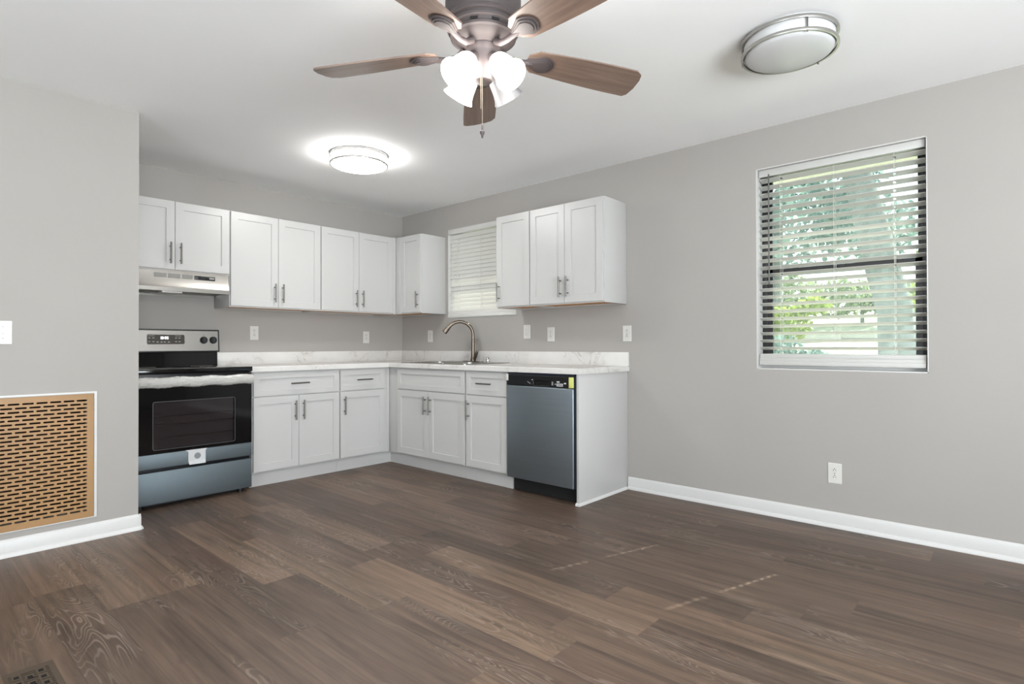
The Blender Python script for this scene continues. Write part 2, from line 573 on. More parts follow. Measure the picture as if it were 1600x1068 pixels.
# ------------------------------------------------------------------ walls and ceiling
struct(MB().box(XW-0.2, 0.16, YS-0.2, 0.16, H, H+0.14).build('ceiling', 'ceil'))
struct(MB().box(LWX, 0.16, 0, 0.16, 0, H).build('wall_north', 'wall'))
WIN = (-4.555, -3.665, 0.915, 2.187)      # large window opening: y0, y1, z0, z1
WIN2 = (-1.622, -0.730, 1.335, 2.200)     # small window over the sink
T = 0.17
def rect(a, b, c, d):
    return [(a, c), (b, c), (b, d), (a, d)]
struct(MB().poly(rect(YS-0.2, 0.16, 0, H), [rect(*WIN), rect(*WIN2)], T, lambda u, v, ww: (ww, u, v)).build('wall_east', 'wall'))
# left partition with the return-air opening
VX0, VX1, VZ0, VZ1 = -3.69, -2.955, 0.145, 0.79
mb = MB().poly(rect(XW, LWX, 0, H), [rect(VX0, VX1, VZ0, VZ1)], 0.10, lambda u, v, ww: (u, LWY+ww, v))
mb.box(LWX-0.11, LWX, LWY+0.10, 0.0, 0, H)
struct(mb.build('wall_left', 'wall'))
mb = MB()
d0, d1 = LWY+0.1, LWY+0.5
mb.box(VX0-0.03, VX1+0.03, d1, d1+0.02, VZ0-0.03, VZ1+0.03)
mb.box(VX0-0.03, VX0, d0, d1, VZ0-0.03, VZ1+0.03)
mb.box(VX1, VX1+0.03, d0, d1, VZ0-0.03, VZ1+0.03)
mb.box(VX0, VX1, d0, d1, VZ0-0.03, VZ0)
mb.box(VX0, VX1, d0, d1, VZ1, VZ1+0.03)
struct(mb.build('return_duct', 'duct'))  # return-air duct box behind the grille opening
# walls behind the camera, with a patio door opening and a side window opening
struct(MB().poly(rect(XW-0.2, 0.17, 0, H), [rect(-5.1, -2.1, 0.06, 2.12)], 0.15, lambda u, v, ww: (u, YS-ww, v)).build('wall_south', 'wall'))
struct(MB().poly(rect(YS, LWY+0.1, 0, H), [rect(-5.6, -3.2, 0.8, 2.12)], 0.15, lambda u, v, ww: (XW-ww, u, v)).build('wall_west', 'wall'))
mb = MB()
for a, b in ((-5.1, -5.04), (-3.63, -3.57), (-2.16, -2.1)):
    mb.box(a, b, YS-0.11, YS-0.05, 0.06, 2.12)
mb.box(-5.1, -2.1, YS-0.11, YS-0.05, 0.06, 0.12); mb.box(-5.1, -2.1, YS-0.11, YS-0.05, 2.06, 2.12)
struct(mb.build('door_1', 'trim'))
mb = MB()
for a, b in ((-5.6, -5.54), (-4.43, -4.37), (-3.26, -3.2)):
    mb.box(XW-0.11, XW-0.05, a, b, 0.8, 2.12)
mb.box(XW-0.11, XW-0.05, -5.6, -3.2, 0.8, 0.86); mb.box(XW-0.11, XW-0.05, -5.6, -3.2, 2.06, 2.12)
struct(mb.build('window_3', 'trim'))

# baseboards with a shoe at the foot
bbp = [(0, 0), (0.024, 0), (0.024, 0.008), (0.018, 0.019), (0.012, 0.022), (0.012, 0.074), (0.008, 0.084), (0.003, 0.09), (0, 0.09)]
struct(MB().prism(bbp, -2.734, YS, lambda u, v, tt: (-u, tt, v)).build('baseboard_east', 'trim'))
mb = MB().prism(bbp, XW, LWX+0.012, lambda u, v, tt: (tt, LWY-u, v))
mb.prism(bbp, LWY-0.013, -0.75, lambda u, v, tt: (LWX+u, tt, v))
struct(mb.build('baseboard_left', 'trim'))

# ------------------------------------------------------------------ windows
def window(name, op, meet, loc_glass=0.125):
    y0, y1, z0, z1 = op
    root = bpy.data.objects.new(name, None)
    COL.objects.link(root)
    root.location = (0.1, (y0+y1)/2, z0)
    struct(root)
    def add(mb, nm, mt, par=root):
        o = mb.build(nm, mt)
        return setrel(o, root) if par is root else o
    mb = MB()
    mb.box(0.0005, 0.098, y1-0.005, y1, z0, z1); mb.box(0.0005, 0.098, y0, y0+0.005, z0, z1)
    mb.box(0.0005, 0.098, y0, y1, z1-0.005, z1); mb.box(0.0005, 0.098, y0, y1, z0, z0+0.006)
    mb.box(0.088, 0.0975, y0, y1, z0, z0+0.04, 0.002)
    add(mb, 'jamb_liner', 'trim')
    mb = MB()
    for a, b in ((y0, y0+0.035), (y1-0.035, y1)):
        mb.box(0.098, 0.16, a, b, z0, z1, 0.002)
    mb.box(0.098, 0.16, y0, y1, z1-0.03, z1, 0.002); mb.box(0.098, 0.16, y0, y1, z0, z0+0.035, 0.002)
    add(mb, 'window_frame', 'winframe')
    # upper sash further out, lower sash to the room
    mb = MB()
    a, b = y0+0.035, y1-0.035
    mb.box(0.135, 0.155, a, a+0.022, meet-0.02, z1-0.03); mb.box(0.135, 0.155, b-0.022, b, meet-0.02, z1-0.03)
    mb.box(0.135, 0.155, a, b, z1-0.055, z1-0.03); mb.box(0.135, 0.155, a, b, meet-0.02, meet+0.022)
    add(mb, 'upper_sash', 'winframe')
    mb = MB()
    mb.box(0.104, 0.126, a, a+0.032, z0+0.03, meet+0.02); mb.box(0.104, 0.126, b-0.032, b, z0+0.03, meet+0.02)
    mb.box(0.104, 0.126, a, b, z0+0.03, z0+0.07); mb.box(0.104, 0.126, a, b, meet-0.025, meet+0.02)
    mb.box(0.098, 0.106, (a+b)/2-0.03, (a+b)/2+0.03, meet+0.0, meet+0.018, 0.002)
    add(mb, 'lower_sash', 'winframe')
    add(MB().box(0.1435, 0.1465, a+0.02, b-0.02, meet+0.02, z1-0.05), 'upper_pane', 'glass')
    add(MB().box(0.1135, 0.1165, a+0.03, b-0.03, z0+0.065, meet-0.02), 'lower_pane', 'glass')
    add(MB().box(0.1625, 0.1635, y0+0.03, y1-0.03, z0+0.03, z1-0.025), 'haze_sheet', 'haze')  # added haze layer outside the panes
    return root
window('window_1', WIN, 1.532)
window('window_2', WIN2, 1.74)

def rslot(cx, cy, lx, ly, n=5):
    """rounded slot outline, long side along u"""
    r = ly/2
    pts = []
    for k in range(n+1):
        a = -PI/2+PI*k/n
        pts.append((cx+lx/2-r+r*math.cos(a), cy+r*math.sin(a)))
    for k in range(n+1):
        a = PI/2+PI*k/n
        pts.append((cx-lx/2+r+r*math.cos(a), cy+r*math.sin(a)))
    return pts

def blind(label, op, xc, ztop, zbot, nsl, tilt, cords, railx, mt):
    y0, y1, z0, z1 = op
    ya, yb = (y0+0.012, y1-0.010) if mt == 'blind' else (y0+0.0055, y1-0.0055)
    root = thing('window_blind', label, 'blind', (xc, (y0+y1)/2, z1-0.006))
    mb = MB().box(xc-0.028, xc+0.028, ya, yb, z1-0.046, z1-0.0065, 0.002)
    mb.box(xc-0.034, xc-0.028, ya, yb, z1-0.05, z1-0.0065, 0.002)
    setrel(mb.build('headrail', mt), root)
    holes = [rslot(0, yy, 0.024, 0.014 if mt == 'blind' else 0.005) for yy in (cords[0], cords[-1])]
    sm = None
    for k in range(nsl):
        z = ztop-(ztop-zbot)*k/(nsl-1)
        if sm is None:
            mb = MB().poly(rect(-0.025, 0.025, ya, yb), holes, 0.0028, lambda u, v, ww: (u, v, ww-0.0014))
            sm = mb.build('slat', mt)
            o = sm
        else:
            o = sm.copy(); COL.objects.link(o)
        o.location = (xc, 0, z)
        o.rotation_euler = (0, tilt, 0)
        setrel(o, root)
    mb = MB()
    zr = railx
    mb.box(xc-0.034, xc+0.022, ya, yb, zr+0.042, zr+0.072, 0.006, seg=3)
    mb.box(xc-0.038, xc+0.022, ya, yb, zr+0.022, zr+0.045, 0.004, seg=2)
    mb.box(xc-0.042, xc+0.022, ya-0.0, yb, zr, zr+0.026, 0.004, seg=2)
    setrel(mb.build('bottom_rail', mt), root)
    for yy in cords:
        mb = MB()
        for xx in (xc-0.0275, xc+0.0275):
            mb.cyl((xx, yy, zr+0.07), (xx, yy, z1-0.046), 0.0009, seg=6)
        mb.cyl((xc, yy, zr+0.07), (xc, yy, z1-0.046), 0.0008, seg=6)
        setrel(mb.build('ladder_cord', 'cord'), root)
    return root
b1 = blind('white slatted blind, slats open, in the large window facing the trees', WIN, 0.058, 2.118, 1.046, 24, R(18), (-4.40, -4.10, -3.80), 0.940, 'blind')
mb = MB().cyl((0.024, -3.735, 1.46), (0.024, -3.735, 2.15), 0.0045, seg=8).sphere((0.024, -3.735, 1.458), 0.0065)
setrel(mb.build('tilt_wand', 'wand'), b1)
b2 = blind('white closed blind in the small window above the sink', WIN2, 0.030, 2.125, 1.43, 19, R(-70), (-1.50, -1.18, -0.86), 1.337, 'blind_lit')
mb = MB()
for yy in (-0.800, -0.815):
    mb.cyl((-0.003, yy, 1.55), (-0.003, yy, 2.15), 0.0011, seg=6)
    mb.lathe([(0, 0), (0.006, 0.004), (0.004, 0.022), (0, 0.026)], 10, Matrix.Translation((-0.003, yy, 1.53)))
setrel(mb.build('pull_cord', 'cord'), b2)

# ------------------------------------------------------------------ cabinets
def bar_pull(parent, x, z, y, vertical=True, L=0.155):
    """bar pull: bar stands off the door on two posts; y = door face"""
    mb = MB()
    h = L/2
    yb = y-0.03
    if vertical:
        mb.cyl((x, yb, z-h), (x, yb, z+h), 0.0058, seg=14, bev=0.0012)
        for s in (-1, 1):
            mb.cyl((x, y, z+s*0.048), (x, yb, z+s*0.048), 0.0045, seg=12)
    else:
        mb.cyl((x-h, yb, z), (x+h, yb, z), 0.0058, seg=14, bev=0.0012)
        for s in (-1, 1):
            mb.cyl((x+s*0.048, y, z), (x+s*0.048, yb, z), 0.0045, seg=12)
    return mb.build('handle', 'nickel', parent)

def shaker(name, parent, x0, x1, z0, z1, y, stile=0.057, rail=None, th=0.02):
    """recessed-panel front whose face lies at y (front towards -y)"""
    rail = rail or stile
    mb = MB()
    outer = rect(x0, x1, z0, z1)
    hole = rect(x0+stile, x1-stile, z0+rail, z1-rail)
    mb.poly(outer, [hole], th, lambda u, v, ww: (u, y+th-ww, v), bev=0.0015)
    mb.box(x0+stile-0.002, x1-stile+0.002, y+0.009, y+th-0.001, z0+rail-0.002, z1-rail+0.002)
    return mb.build(name, 'cab', parent)

def cabinet_root(name, label, loc, rz, group):
    return thing(name, label, 'cabinet', loc, rz, group)

def wall_cabinet(label, loc, rz, w_, h, doors, filler=None, depth=0.297):
    """local frame: x along the wall to the right, back at y=0, front towards -y; doors: (x0, x1, handle side or None)"""
    root = cabinet_root('wall_cabinet', label, loc, rz, 'white wall cabinets')
    t_ = 0.016
    mb = MB()
    mb.box(0, t_, -depth, 0, 0, h, 0.001); mb.box(w_-t_, w_, -depth, 0, 0, h, 0.001)
    mb.box(t_, w_-t_, -depth, 0, h-t_, h); mb.box(t_, w_-t_, -0.01, 0, 0, h-t_)
    # face frame
    mb.box(0.0005, 0.038, -depth-0.0005, -depth+0.018, 0.0005, h-0.0005); mb.box(w_-0.038, w_-0.0005, -depth-0.0005, -depth+0.018, 0.0005, h-0.0005)
    mb.box(0.038, w_-0.038, -depth-0.0005, -depth+0.018, h-0.038, h-0.0005); mb.box(0.038, w_-0.038, -depth-0.0005, -depth+0.018, 0.0005, 0.03)
    mb.build('body', 'cab', root)
    MB().box(t_, w_-t_, -depth+0.018, -0.01, 0.012, 0.024).box(0.001, w_-0.001, -depth+0.002, -depth+0.019, -0.0015, 0.0006).build('bottom_panel', 'maple', root)
    if filler:
        MB().box(filler[0], filler[1], -depth-0.019, -depth+0.02, 0.0, h, 0.001).build('filler_strip', 'cab', root)
    for x0, x1, side in doors:
        d = shaker('door', root, x0+0.0015, x1-0.0015, 0.010, h-0.004, -depth-0.02)
        if side:
            bar_pull(d, x0+0.034 if side == 'l' else x1-0.034, 0.128, -depth-0.02)
    return root
ZB, ZT = 1.376, 2.13
HB = ZT-ZB
wall_cabinet('short white two-door wall cabinet directly above the steel range hood', (-2.680, -0.002, 1.618), 0, 0.777, ZT-1.618, [(0.004, 0.389, 'r'), (0.389, 0.773, 'l')])
wall_cabinet('tall white two-door wall cabinet just right of the range hood', (-1.902, -0.002, ZB), 0, 0.774, HB, [(0.004, 0.388, 'r'), (0.388, 0.770, 'l')])
wall_cabinet('tall white two-door wall cabinet next to the room corner on the stove wall', (-1.127, -0.002, ZB), 0, 0.773, HB, [(0.004, 0.387, 'r'), (0.387, 0.772, 'l')], filler=(0.7735, 0.809))
wall_cabinet('single-door white wall cabinet in the corner, left of the small window', (-0.002, -0.001, ZB), -PI/2, 0.695, HB, [(0.392, 0.691, 'r')], filler=(0.319, 0.390))
wall_cabinet('single-door white wall cabinet overlapping the right edge of the small window', (-0.002, -1.678, ZB), -PI/2, 0.362, HB, [(0.003, 0.359, 'l')])
wall_cabinet('two-door white wall cabinet at the open end of the window wall run', (-0.002, -2.0405, ZB), -PI/2, 0.682, HB, [(0.003, 0.341, 'r'), (0.341, 0.679, 'l')])

def base_cabinet(label, loc, rz, w_, drawer, doors, fillers=(), real=True):
    root = cabinet_root('base_cabinet', label, loc, rz, 'white base cabinets')
    D, TK, TOP = 0.607, 0.106, 0.873
    t_ = 0.016
    mb = MB()
    mb.box(0, t_, -D, 0, TK, TOP); mb.box(w_-t_, w_, -D, 0, TK, TOP)
    mb.box(t_, w_-t_, -D+0.02, 0, TK, TK+t_); mb.box(t_, w_-t_, -0.01, 0, TK, TOP)
    mb.box(0.0005, 0.036, -D-0.0005, -D+0.018, TK, TOP); mb.box(w_-0.036, w_-0.0005, -D-0.0005, -D+0.018, TK, TOP)
    mb.box(0.036, w_-0.036, -D-0.0005, -D+0.018, TOP-0.03, TOP); mb.box(0.036, w_-0.036, -D-0.0005, -D+0.018, TK, TK+0.03)
    mb.box(0.036, w_-0.036, -D-0.0005, -D+0.018, 0.665, 0.70)
    mb.build('body', 'cab', root)
    f = D+0.021
    tk0, tk1 = 0, w_
    for fx0, fx1 in fillers:
        MB().box(fx0, fx1, -D-0.001, -D+0.03, TK, TOP, 0.001).build('filler_strip', 'cab', root)
    mb = MB().box(tk0, w_, -0.572, -0.556, 0.0, TK+0.002)
    mb.build('toe_kick', 'cab', root)
    x0, x1 = drawer
    d = shaker('drawer' if real else 'false_drawer_front', root, x0+0.002, x1-0.002, 0.686, 0.860, -f, 0.048, 0.042)
    if real:
        bar_pull(d, (x0+x1)/2, 0.775, -f, False)
    for a, b, side in doors:
        d = shaker('door', root, a+0.0015, b-0.0015, 0.118, 0.678, -f)
        bar_pull(d, a+0.034 if side == 'l' else b-0.034, 0.562, -f)
    return root
base_cabinet('white base cabinet beside the stove, one wide drawer over two doors', (-1.862, -0.002, 0), 0, 0.730, (0.004, 0.727), [(0.004, 0.3655, 'r'), (0.3655, 0.727, 'l')])
base_cabinet('narrow white base cabinet with drawer and one door next to the inner corner', (-1.131, -0.002, 0), 0, 0.500, (0.006, 0.458), [(0.006, 0.458, 'l')], fillers=((0.5005, 0.5193),))
base_cabinet('white sink base cabinet with plain false front over two doors', (-0.002, -0.745, 0), -PI/2, 0.886, (0.004, 0.878), [(0.004, 0.436, 'r'), (0.436, 0.878, 'l')], fillers=((-0.136, -0.001),), real=False)
base_cabinet('narrow white base cabinet with drawer and one door left of the dishwasher', (-0.002, -1.6325, 0), -PI/2, 0.455, (0.008, 0.447), [(0.008, 0.447, 'l')])
# corner toe boards
struct(MB().box(-0.63, -0.5565, -0.572, -0.556, 0, 0.106).box(-0.572, -0.556, -0.745, -0.572, 0, 0.106).build('trim_2', 'cab'))

# end panel beside the dishwasher
ep = thing('end_panel', 'plain white end panel closing the counter run beside the dishwasher', 'panel', (-0.31, -2.717, 0))
setrel(MB().box(-0.630, -0.002, -2.728, -2.708, 0, 0.8735, 0.001).build('panel', 'cab'), ep)
shp = [(0, 0), (0.012, 0), (0.011, 0.008), (0.007, 0.014), (0, 0.018)]
mb = MB().prism(shp, -0.642, -0.026, lambda u, v, tt: (tt, -2.728-u, v)).prism(shp, -2.740, -2.704, lambda u, v, tt: (-0.630-u, tt, v))
setrel(mb.build('shoe_molding', 'trim'), ep)

# countertop with backsplash
ct = thing('countertop', 'L-shaped white marble-look laminate countertop with short backsplash', 'countertop', (-0.32, -0.32, 0.875))
SX0, SX1, SY0, SY1 = -0.585, -0.07, -1.585, -0.775
out = [(-1.882, 0), (-1.882, -0.647), (-0.647, -0.647), (-0.647, -2.743), (0, -2.743), (0, 0)]
mb = MB().poly(out, [[(SX0, SY0), (SX1, SY0), (SX1, SY1), (SX0, SY1)]], 0.039, lambda u, v, ww: (u, v, 0.8745+ww), bev=0.007)
setrel(mb.build('worktop', 'marble'), ct)
mb = MB().box(-1.882, -0.0005, -0.0205, -0.0005, 0.9125, 1.016, 0.003)
setrel(mb.build('backsplash', 'marble'), ct)
mb = MB().box(-0.0205, -0.0005, -2.743, -0.021, 0.9125, 1.016, 0.003)
setrel(mb.build('backsplash', 'marble'), ct)

# sink
sk = thing('sink', 'stainless double-bowl drop-in sink set in the marble countertop', 'sink', (-0.325, -1.18, 0.914))
bowls = [(-0.555, -0.165, -1.555, -1.205), (-0.555, -0.165, -1.155, -0.805)]
def rrect(x0, x1, y0, y1, r, n=4):
    pts = []
    for cx, cy, a0 in ((x1-r, y1-r, 0), (x0+r, y1-r, PI/2), (x0+r, y0+r, PI), (x1-r, y0+r, 1.5*PI)):
        for k in range(n+1):
            a = a0+PI/2*k/n
            pts.append((cx+r*math.cos(a), cy+r*math.sin(a)))
    return pts
mb = MB().poly(rrect(-0.608, -0.05, -1.60, -0.76, 0.03), [rrect(b[0], b[1], b[2], b[3], 0.05) for b in bowls], 0.005, lambda u, v, ww: (u, v, 0.9138+ww), bev=0.002)
setrel(mb.build('rim', 'sinksteel'), sk)
for b in bowls:
    bm = bmesh.new()
    top = [bm.verts.new((p[0], p[1], 0.915)) for p in rrect(*b, 0.05)]
    cx, cy = (b[0]+b[1])/2, (b[2]+b[3])/2
    bot = [bm.verts.new((cx+(p[0]-cx)*0.94, cy+(p[1]-cy)*0.94, 0.735)) for p in rrect(*b, 0.05)]
    n = len(top)
    for i in range(n):
        bm.faces.new((top[i], top[(i+1) % n], bot[(i+1) % n], bot[i]))
    bm.faces.new(bot)
    q = MB(); q._merge(bm, 0)
    q.lathe([(0.0, 0.7355), (0.04, 0.737), (0.045, 0.7365)], 24, Matrix.Translation((cx, cy, 0)))
    setrel(q.build('bowl', 'sinksteel'), sk)

# faucet
fc = thing('faucet', 'brushed nickel gooseneck kitchen faucet with side lever at the sink', 'faucet', (-0.105, -1.185, 0.919))
FX, FY = -0.105, -1.185
mb = MB().poly(rrect(FX-0.03, FX+0.03, FY-0.125, FY+0.125, 0.029), [], 0.006, lambda u, v, ww: (u, v, 0.919+ww), bev=0.002)
setrel(mb.build('deck_plate', 'bronze_nickel'), fc)
dirv = Vector((-0.30-FX, -1.05-FY, 0)); reach = dirv.length; dirv.normalize()
path, rad = [], []
for z, r in ((0.924, 0.027), (0.935, 0.025), (0.96, 0.020), (1.0, 0.0175), (1.05, 0.0165), (1.10, 0.0155)):
    path.append((FX, FY, z)); rad.append(r)
rc = reach/2*1.02
for k in range(0, 15):
    a = PI-(PI*0.80)*k/14
    h = rc+rc*math.cos(a)
    path.append((FX+dirv.x*h, FY+dirv.y*h, 1.163+rc*math.sin(a))); rad.append(0.0145)
setrel(MB().tube(path, rad, 18).build('spout', 'bronze_nickel'), fc)
e = Vector(path[-1]); dn = (Vector(path[-1])-Vector(path[-2])).normalized()
hp = [e+dn*s_ for s_ in (-0.012, 0.0, 0.02, 0.045, 0.062, 0.066)]
setrel(MB().tube(hp, [0.0146, 0.0155, 0.0185, 0.0215, 0.0225, 0.021], 18).build('spray_head', 'bronze_nickel'), fc)
lv = [(FX, FY-0.012, 0.935), (FX, FY-0.028, 0.965), (FX, FY-0.047, 1.0), (FX, FY-0.058, 1.03), (FX, FY-0.056, 1.06), (FX, FY-0.05, 1.09), (FX, FY-0.047, 1.118)]
setrel(MB().tube(lv, [0.016, 0.0165, 0.014, 0.009, 0.0065, 0.009, 0.0075], 14).build('lever', 'bronze_nickel'), fc)
# chrome air-gap cap
mb = MB().lathe([(0, 0.919), (0.022, 0.919), (0.022, 0.924), (0.016, 0.93), (0.0165, 0.952), (0.012, 0.958), (0, 0.959)], 24, Matrix.Translation((-0.105, -1.372, 0)))
mb.box(-0.110, -0.100, -1.386, -1.382, 0.95, 0.965, 0.001).box(-0.110, -0.100, -1.362, -1.358, 0.95, 0.965, 0.001)
tag(mb.build('sink_air_gap', 'chrome'), 'small chrome cap on the sink deck right of the faucet', 'air gap')

# ------------------------------------------------------------------ range hood
RX0, RX1 = -2.676, -1.909
hd = thing('range_hood', 'slim stainless steel range hood under the short wall cabinet', 'range hood', ((RX0+RX1)/2, -0.15, 1.455))
prof = [(0, 1.616), (-0.305, 1.616), (-0.307, 1.552), (-0.318, 1.506), (-0.322, 1.498), (-0.322, 1.470), (-0.314, 1.470), (-0.312, 1.480), (-0.02, 1.480), (-0.02, 1.455), (0, 1.455)]
setrel(MB().prism(prof, RX0, RX1, lambda u, v, tt: (tt, u, v)).build('shell', 'steel', ang=20), hd)
mb = MB()
for a, b in ((-2.424, -2.343), (-2.333, -2.252), (-2.240, -2.168)):
    for k in range(7):
        z = 1.567+k*0.0048
        mb.box(a, b, -0.3085, -0.305, z, z+0.0026)
setrel(mb.build('vent_grille', 'greyprint'), hd)
sp = setrel(MB().box(-2.156, -2.010, -0.310, -0.304, 1.5665, 1.5965, 0.001).build('switch_panel', 'black'), hd)
for a in (-2.130, -2.078):
    mb = MB().box(a, a+0.026, -0.3125, -0.3095, 1.572, 1.591, 0.001)
    mb.cyl((a+0.013, -0.3125, 1.5815), (a+0.013, -0.316, 1.5815), 0.006, seg=12)
    setrel(mb.build('rocker_switch', 'slot'), hd)
mb = MB().box(-2.052, -2.016, -0.3108, -0.3098, 1.5745, 1.5895)
setrel(mb.build('print_label', 'greyprint'), hd)
mb = MB().box(RX0+0.012, RX1-0.004, -0.31, -0.022, 1.4755, 1.4805)
setrel(mb.build('underside', 'greyprint'), hd)
setrel(MB().box(-2.37, -2.235, -0.30, -0.19, 1.458, 1.4765, 0.004).build('lamp_cover', 'plate'), hd)
mb = MB().box(-2.66, -2.385, -0.27, -0.06, 1.468, 1.4765, 0.002)
for k in range(9):
    mb.box(-2.655+k*0.03, -2.650+k*0.03, -0.268, -0.062, 1.466, 1.4685)
setrel(mb.build('filter', 'nickel'), hd)

# ------------------------------------------------------------------ stove
SXL, SXR, SF = -2.654, -1.894, -0.69
sv = thing('stove', 'freestanding stainless and black electric stove in the alcove', 'stove', ((SXL+SXR)/2, -0.35, 0))
setrel(MB().box(SXL+0.004, SXR-0.004, -0.655, -0.025, 0.03, 0.882, 0.002).build('body', 'black'), sv)
mb = MB().box(SXL, SXR, -0.70, -0.02, 0.884, 0.918, 0.005, seg=3)
setrel(mb.build('cooktop', 'blackglass'), sv)
for cx, cy, r in ((-2.08, -0.24, 0.075), (-2.08, -0.50, 0.1), (-2.47, -0.24, 0.075), (-2.47, -0.50, 0.09)):
    mb = MB().lathe([(r-0.002, 0.9182), (r, 0.9186), (r+0.002, 0.9182)], 40, Matrix.Translation((cx, cy, 0)))
    setrel(mb.build('burner_ring', 'greyprint'), sv)
# back guard
bgp = [(-0.02, 0.918), (-0.072, 0.918), (-0.068, 1.022), (-0.02, 1.022)]
setrel(MB().prism(bgp, SXL+0.006, SXR-0.008, lambda u, v, tt: (tt, u, v)).build('rear_riser', 'blackglass'), sv)
bgp = [(-0.0225, 1.026), (-0.100, 1.033), (-0.088, 1.189), (-0.07, 1.191), (-0.0225, 1.191)]
bg = setrel(MB().prism(bgp, SXL+0.007, SXR-0.012, lambda u, v, tt: (tt, u, v)).build('backguard', 'steel'), sv)
mb = MB().box(SXL, SXR-0.006, -0.094, -0.02, 1.188, 1.198, 0.003)
e2 = [(-0.0205, 1.022), (-0.104, 1.030), (-0.092, 1.197), (-0.0205, 1.197)]
mb.prism(e2, SXR-0.0125, SXR-0.004, lambda u, v, tt: (tt, u, v)); mb.prism(e2, SXL, SXL+0.0075, lambda u, v, tt: (tt, u, v))
mb.box(SXL, SXR-0.004, -0.104, -0.02, 1.0225, 1.033, 0.002)
setrel(mb.build('backguard_trim', 'black'), sv)
def face_y(z):      # sloping face of the back guard
    return -0.100+(z-1.033)/(1.189-1.033)*0.012
def guard_plate(mbx, outline, th):
    return mbx.poly(outline, [], th, lambda u, v, ww: (u, face_y(v)+0.0004-ww, v))
cp = setrel(guard_plate(MB(), rrect(-2.411, -2.147, 1.080, 1.160, 0.012), 0.0012).build('panel_bezel', 'chrome'), sv)
setrel(guard_plate(MB(), rrect(-2.406, -2.152, 1.085, 1.156, 0.010), 0.0022).build('control_panel', 'display'), sv)
segs = {'1': 'bc', '0': 'abcdef', '3': 'abcdg', '2': 'abged'}
def seg_digits(txt, x, z, h):
    mb = MB()
    wd, th = h*0.5, h*0.16
    def bar(x0, x1, z0, z1):
        guard_plate(mb, rect(x0, x1, z0, z1), 0.0032)
    for ch in txt:
        if ch == ':':
            bar(x, x+th, z+h*0.25, z+h*0.25+th); bar(x, x+th, z+h*0.62, z+h*0.62+th)
            x += th*2.1; continue
        s_ = segs[ch]
        if 'a' in s_: bar(x, x+wd, z+h-th, z+h)
        if 'g' in s_: bar(x, x+wd, z+h/2-th/2, z+h/2+th/2)
        if 'd' in s_: bar(x, x+wd, z, z+th)
        if 'b' in s_: bar(x+wd-th, x+wd, z+h/2, z+h)
        if 'c' in s_: bar(x+wd-th, x+wd, z, z+h/2)
        if 'f' in s_: bar(x, x+th, z+h/2, z+h)
        if 'e' in s_: bar(x, x+th, z, z+h/2)
        x += wd+th*1.4
    return mb
setrel(seg_digits('10:33', -2.323, 1.122, 0.019).build('clock_digits', 'digit'), sv)
mb = MB()
for a, z in ((-2.392, 1.131), (-2.366, 1.131), (-2.392, 1.103), (-2.366, 1.103), (-2.338, 1.100), (-2.312, 1.100), (-2.290, 1.100), (-2.262, 1.100), (-2.212, 1.131), (-2.188, 1.131), (-2.212, 1.103), (-2.188, 1.103)):
    guard_plate(mb, rect(a-0.007, a+0.007, z-0.003, z+0.003), 0.0028)
for a, b, z in ((-2.400, -2.358, 1.147), (-2.218, -2.175, 1.147)):
    guard_plate(mb, rect(a, b, z-0.0015, z+0.0015), 0.0028)
setrel(mb.build('control_print', 'greyprint'), sv)
for kx in (-2.014, -1.944):
    z = 1.116
    y = face_y(z)
    mb = MB().cyl((kx, y, z), (kx, y-0.006, z), 0.029, seg=28, bev=0.001).cyl((kx, y-0.006, z), (kx, y-0.022, z), 0.025, 0.021, seg=28, bev=0.0015)
    mb.box(kx-0.0055, kx+0.0055, y-0.030, y-0.020, z-0.022, z+0.022, 0.002)
    k = setrel(mb.build('knob', 'black'), sv)
    mb = MB().box(kx-0.0015, kx+0.0015, y-0.0008, y+0.0004, z+0.036, z+0.040)
    for a in range(7):
        an = R(200+a*23)
        mb.cyl((kx+0.035*math.cos(an), y-0.0012, z+0.035*math.sin(an)), (kx+0.035*math.cos(an), y+0.002, z+0.035*math.sin(an)), 0.0011, seg=6)
    setrel(mb.build('knob_marking', 'slot'), sv)
# oven door: glass in front, steel strip below
DX0, DX1 = SXL+0.004, SXR-0.002
od = MB().poly(rect(DX0, DX1, 0.362, 0.842), [rrect(-2.537, -2.018, 0.388, 0.700, 0.012)], 0.03, lambda u, v, ww: (u, SF+0.03-ww, v), bev=0.003)
door = setrel(od.build('oven_door', 'blackglass'), sv)
mb = MB().box(-2.60, -1.95, -0.655, -0.653, 0.34, 0.74)
o = setrel(MB().box(-2.540, -2.015, SF+0.008, SF+0.012, 0.385, 0.703).build('oven_window', 'ovenglass'), sv)
mb = MB()
fr = [rrect(-2.537, -2.018, 0.388, 0.700, 0.012)]
mb.poly(rrect(-2.5405, -2.0145, 0.3845, 0.7035, 0.014), fr, 0.0008, lambda u, v, ww: (u, SF-ww, v))
setrel(mb.build('window_border', plain('grey_window_outline', srgb(74, 74, 76), 0.4)), sv)
# interior seen dimly through the window: body front has a lighter liner and racks
mb = MB().box(-2.54, -2.015, -0.6565, -0.6555, 0.385, 0.703)
setrel(mb.build('oven_liner', plain('grey_oven_enamel', srgb(92, 86, 88), 0.5)), sv)
mb = MB()
for z in (0.46, 0.545, 0.60):
    mb.cyl((-2.535, -0.664, z), (-2.02, -0.664, z), 0.0028, seg=8)
for k in range(18):
    mb.cyl((-2.52+k*0.029, -0.661, 0.545), (-2.52+k*0.029, -0.661, 0.555), 0.002, seg=6)
setrel(mb.build('oven_rack', 'nickel'), sv)
setrel(MB().box(DX0, DX1, SF-0.002, SF+0.03, 0.266, 0.3605, 0.003).build('door_strip', 'filmsteel'), sv)
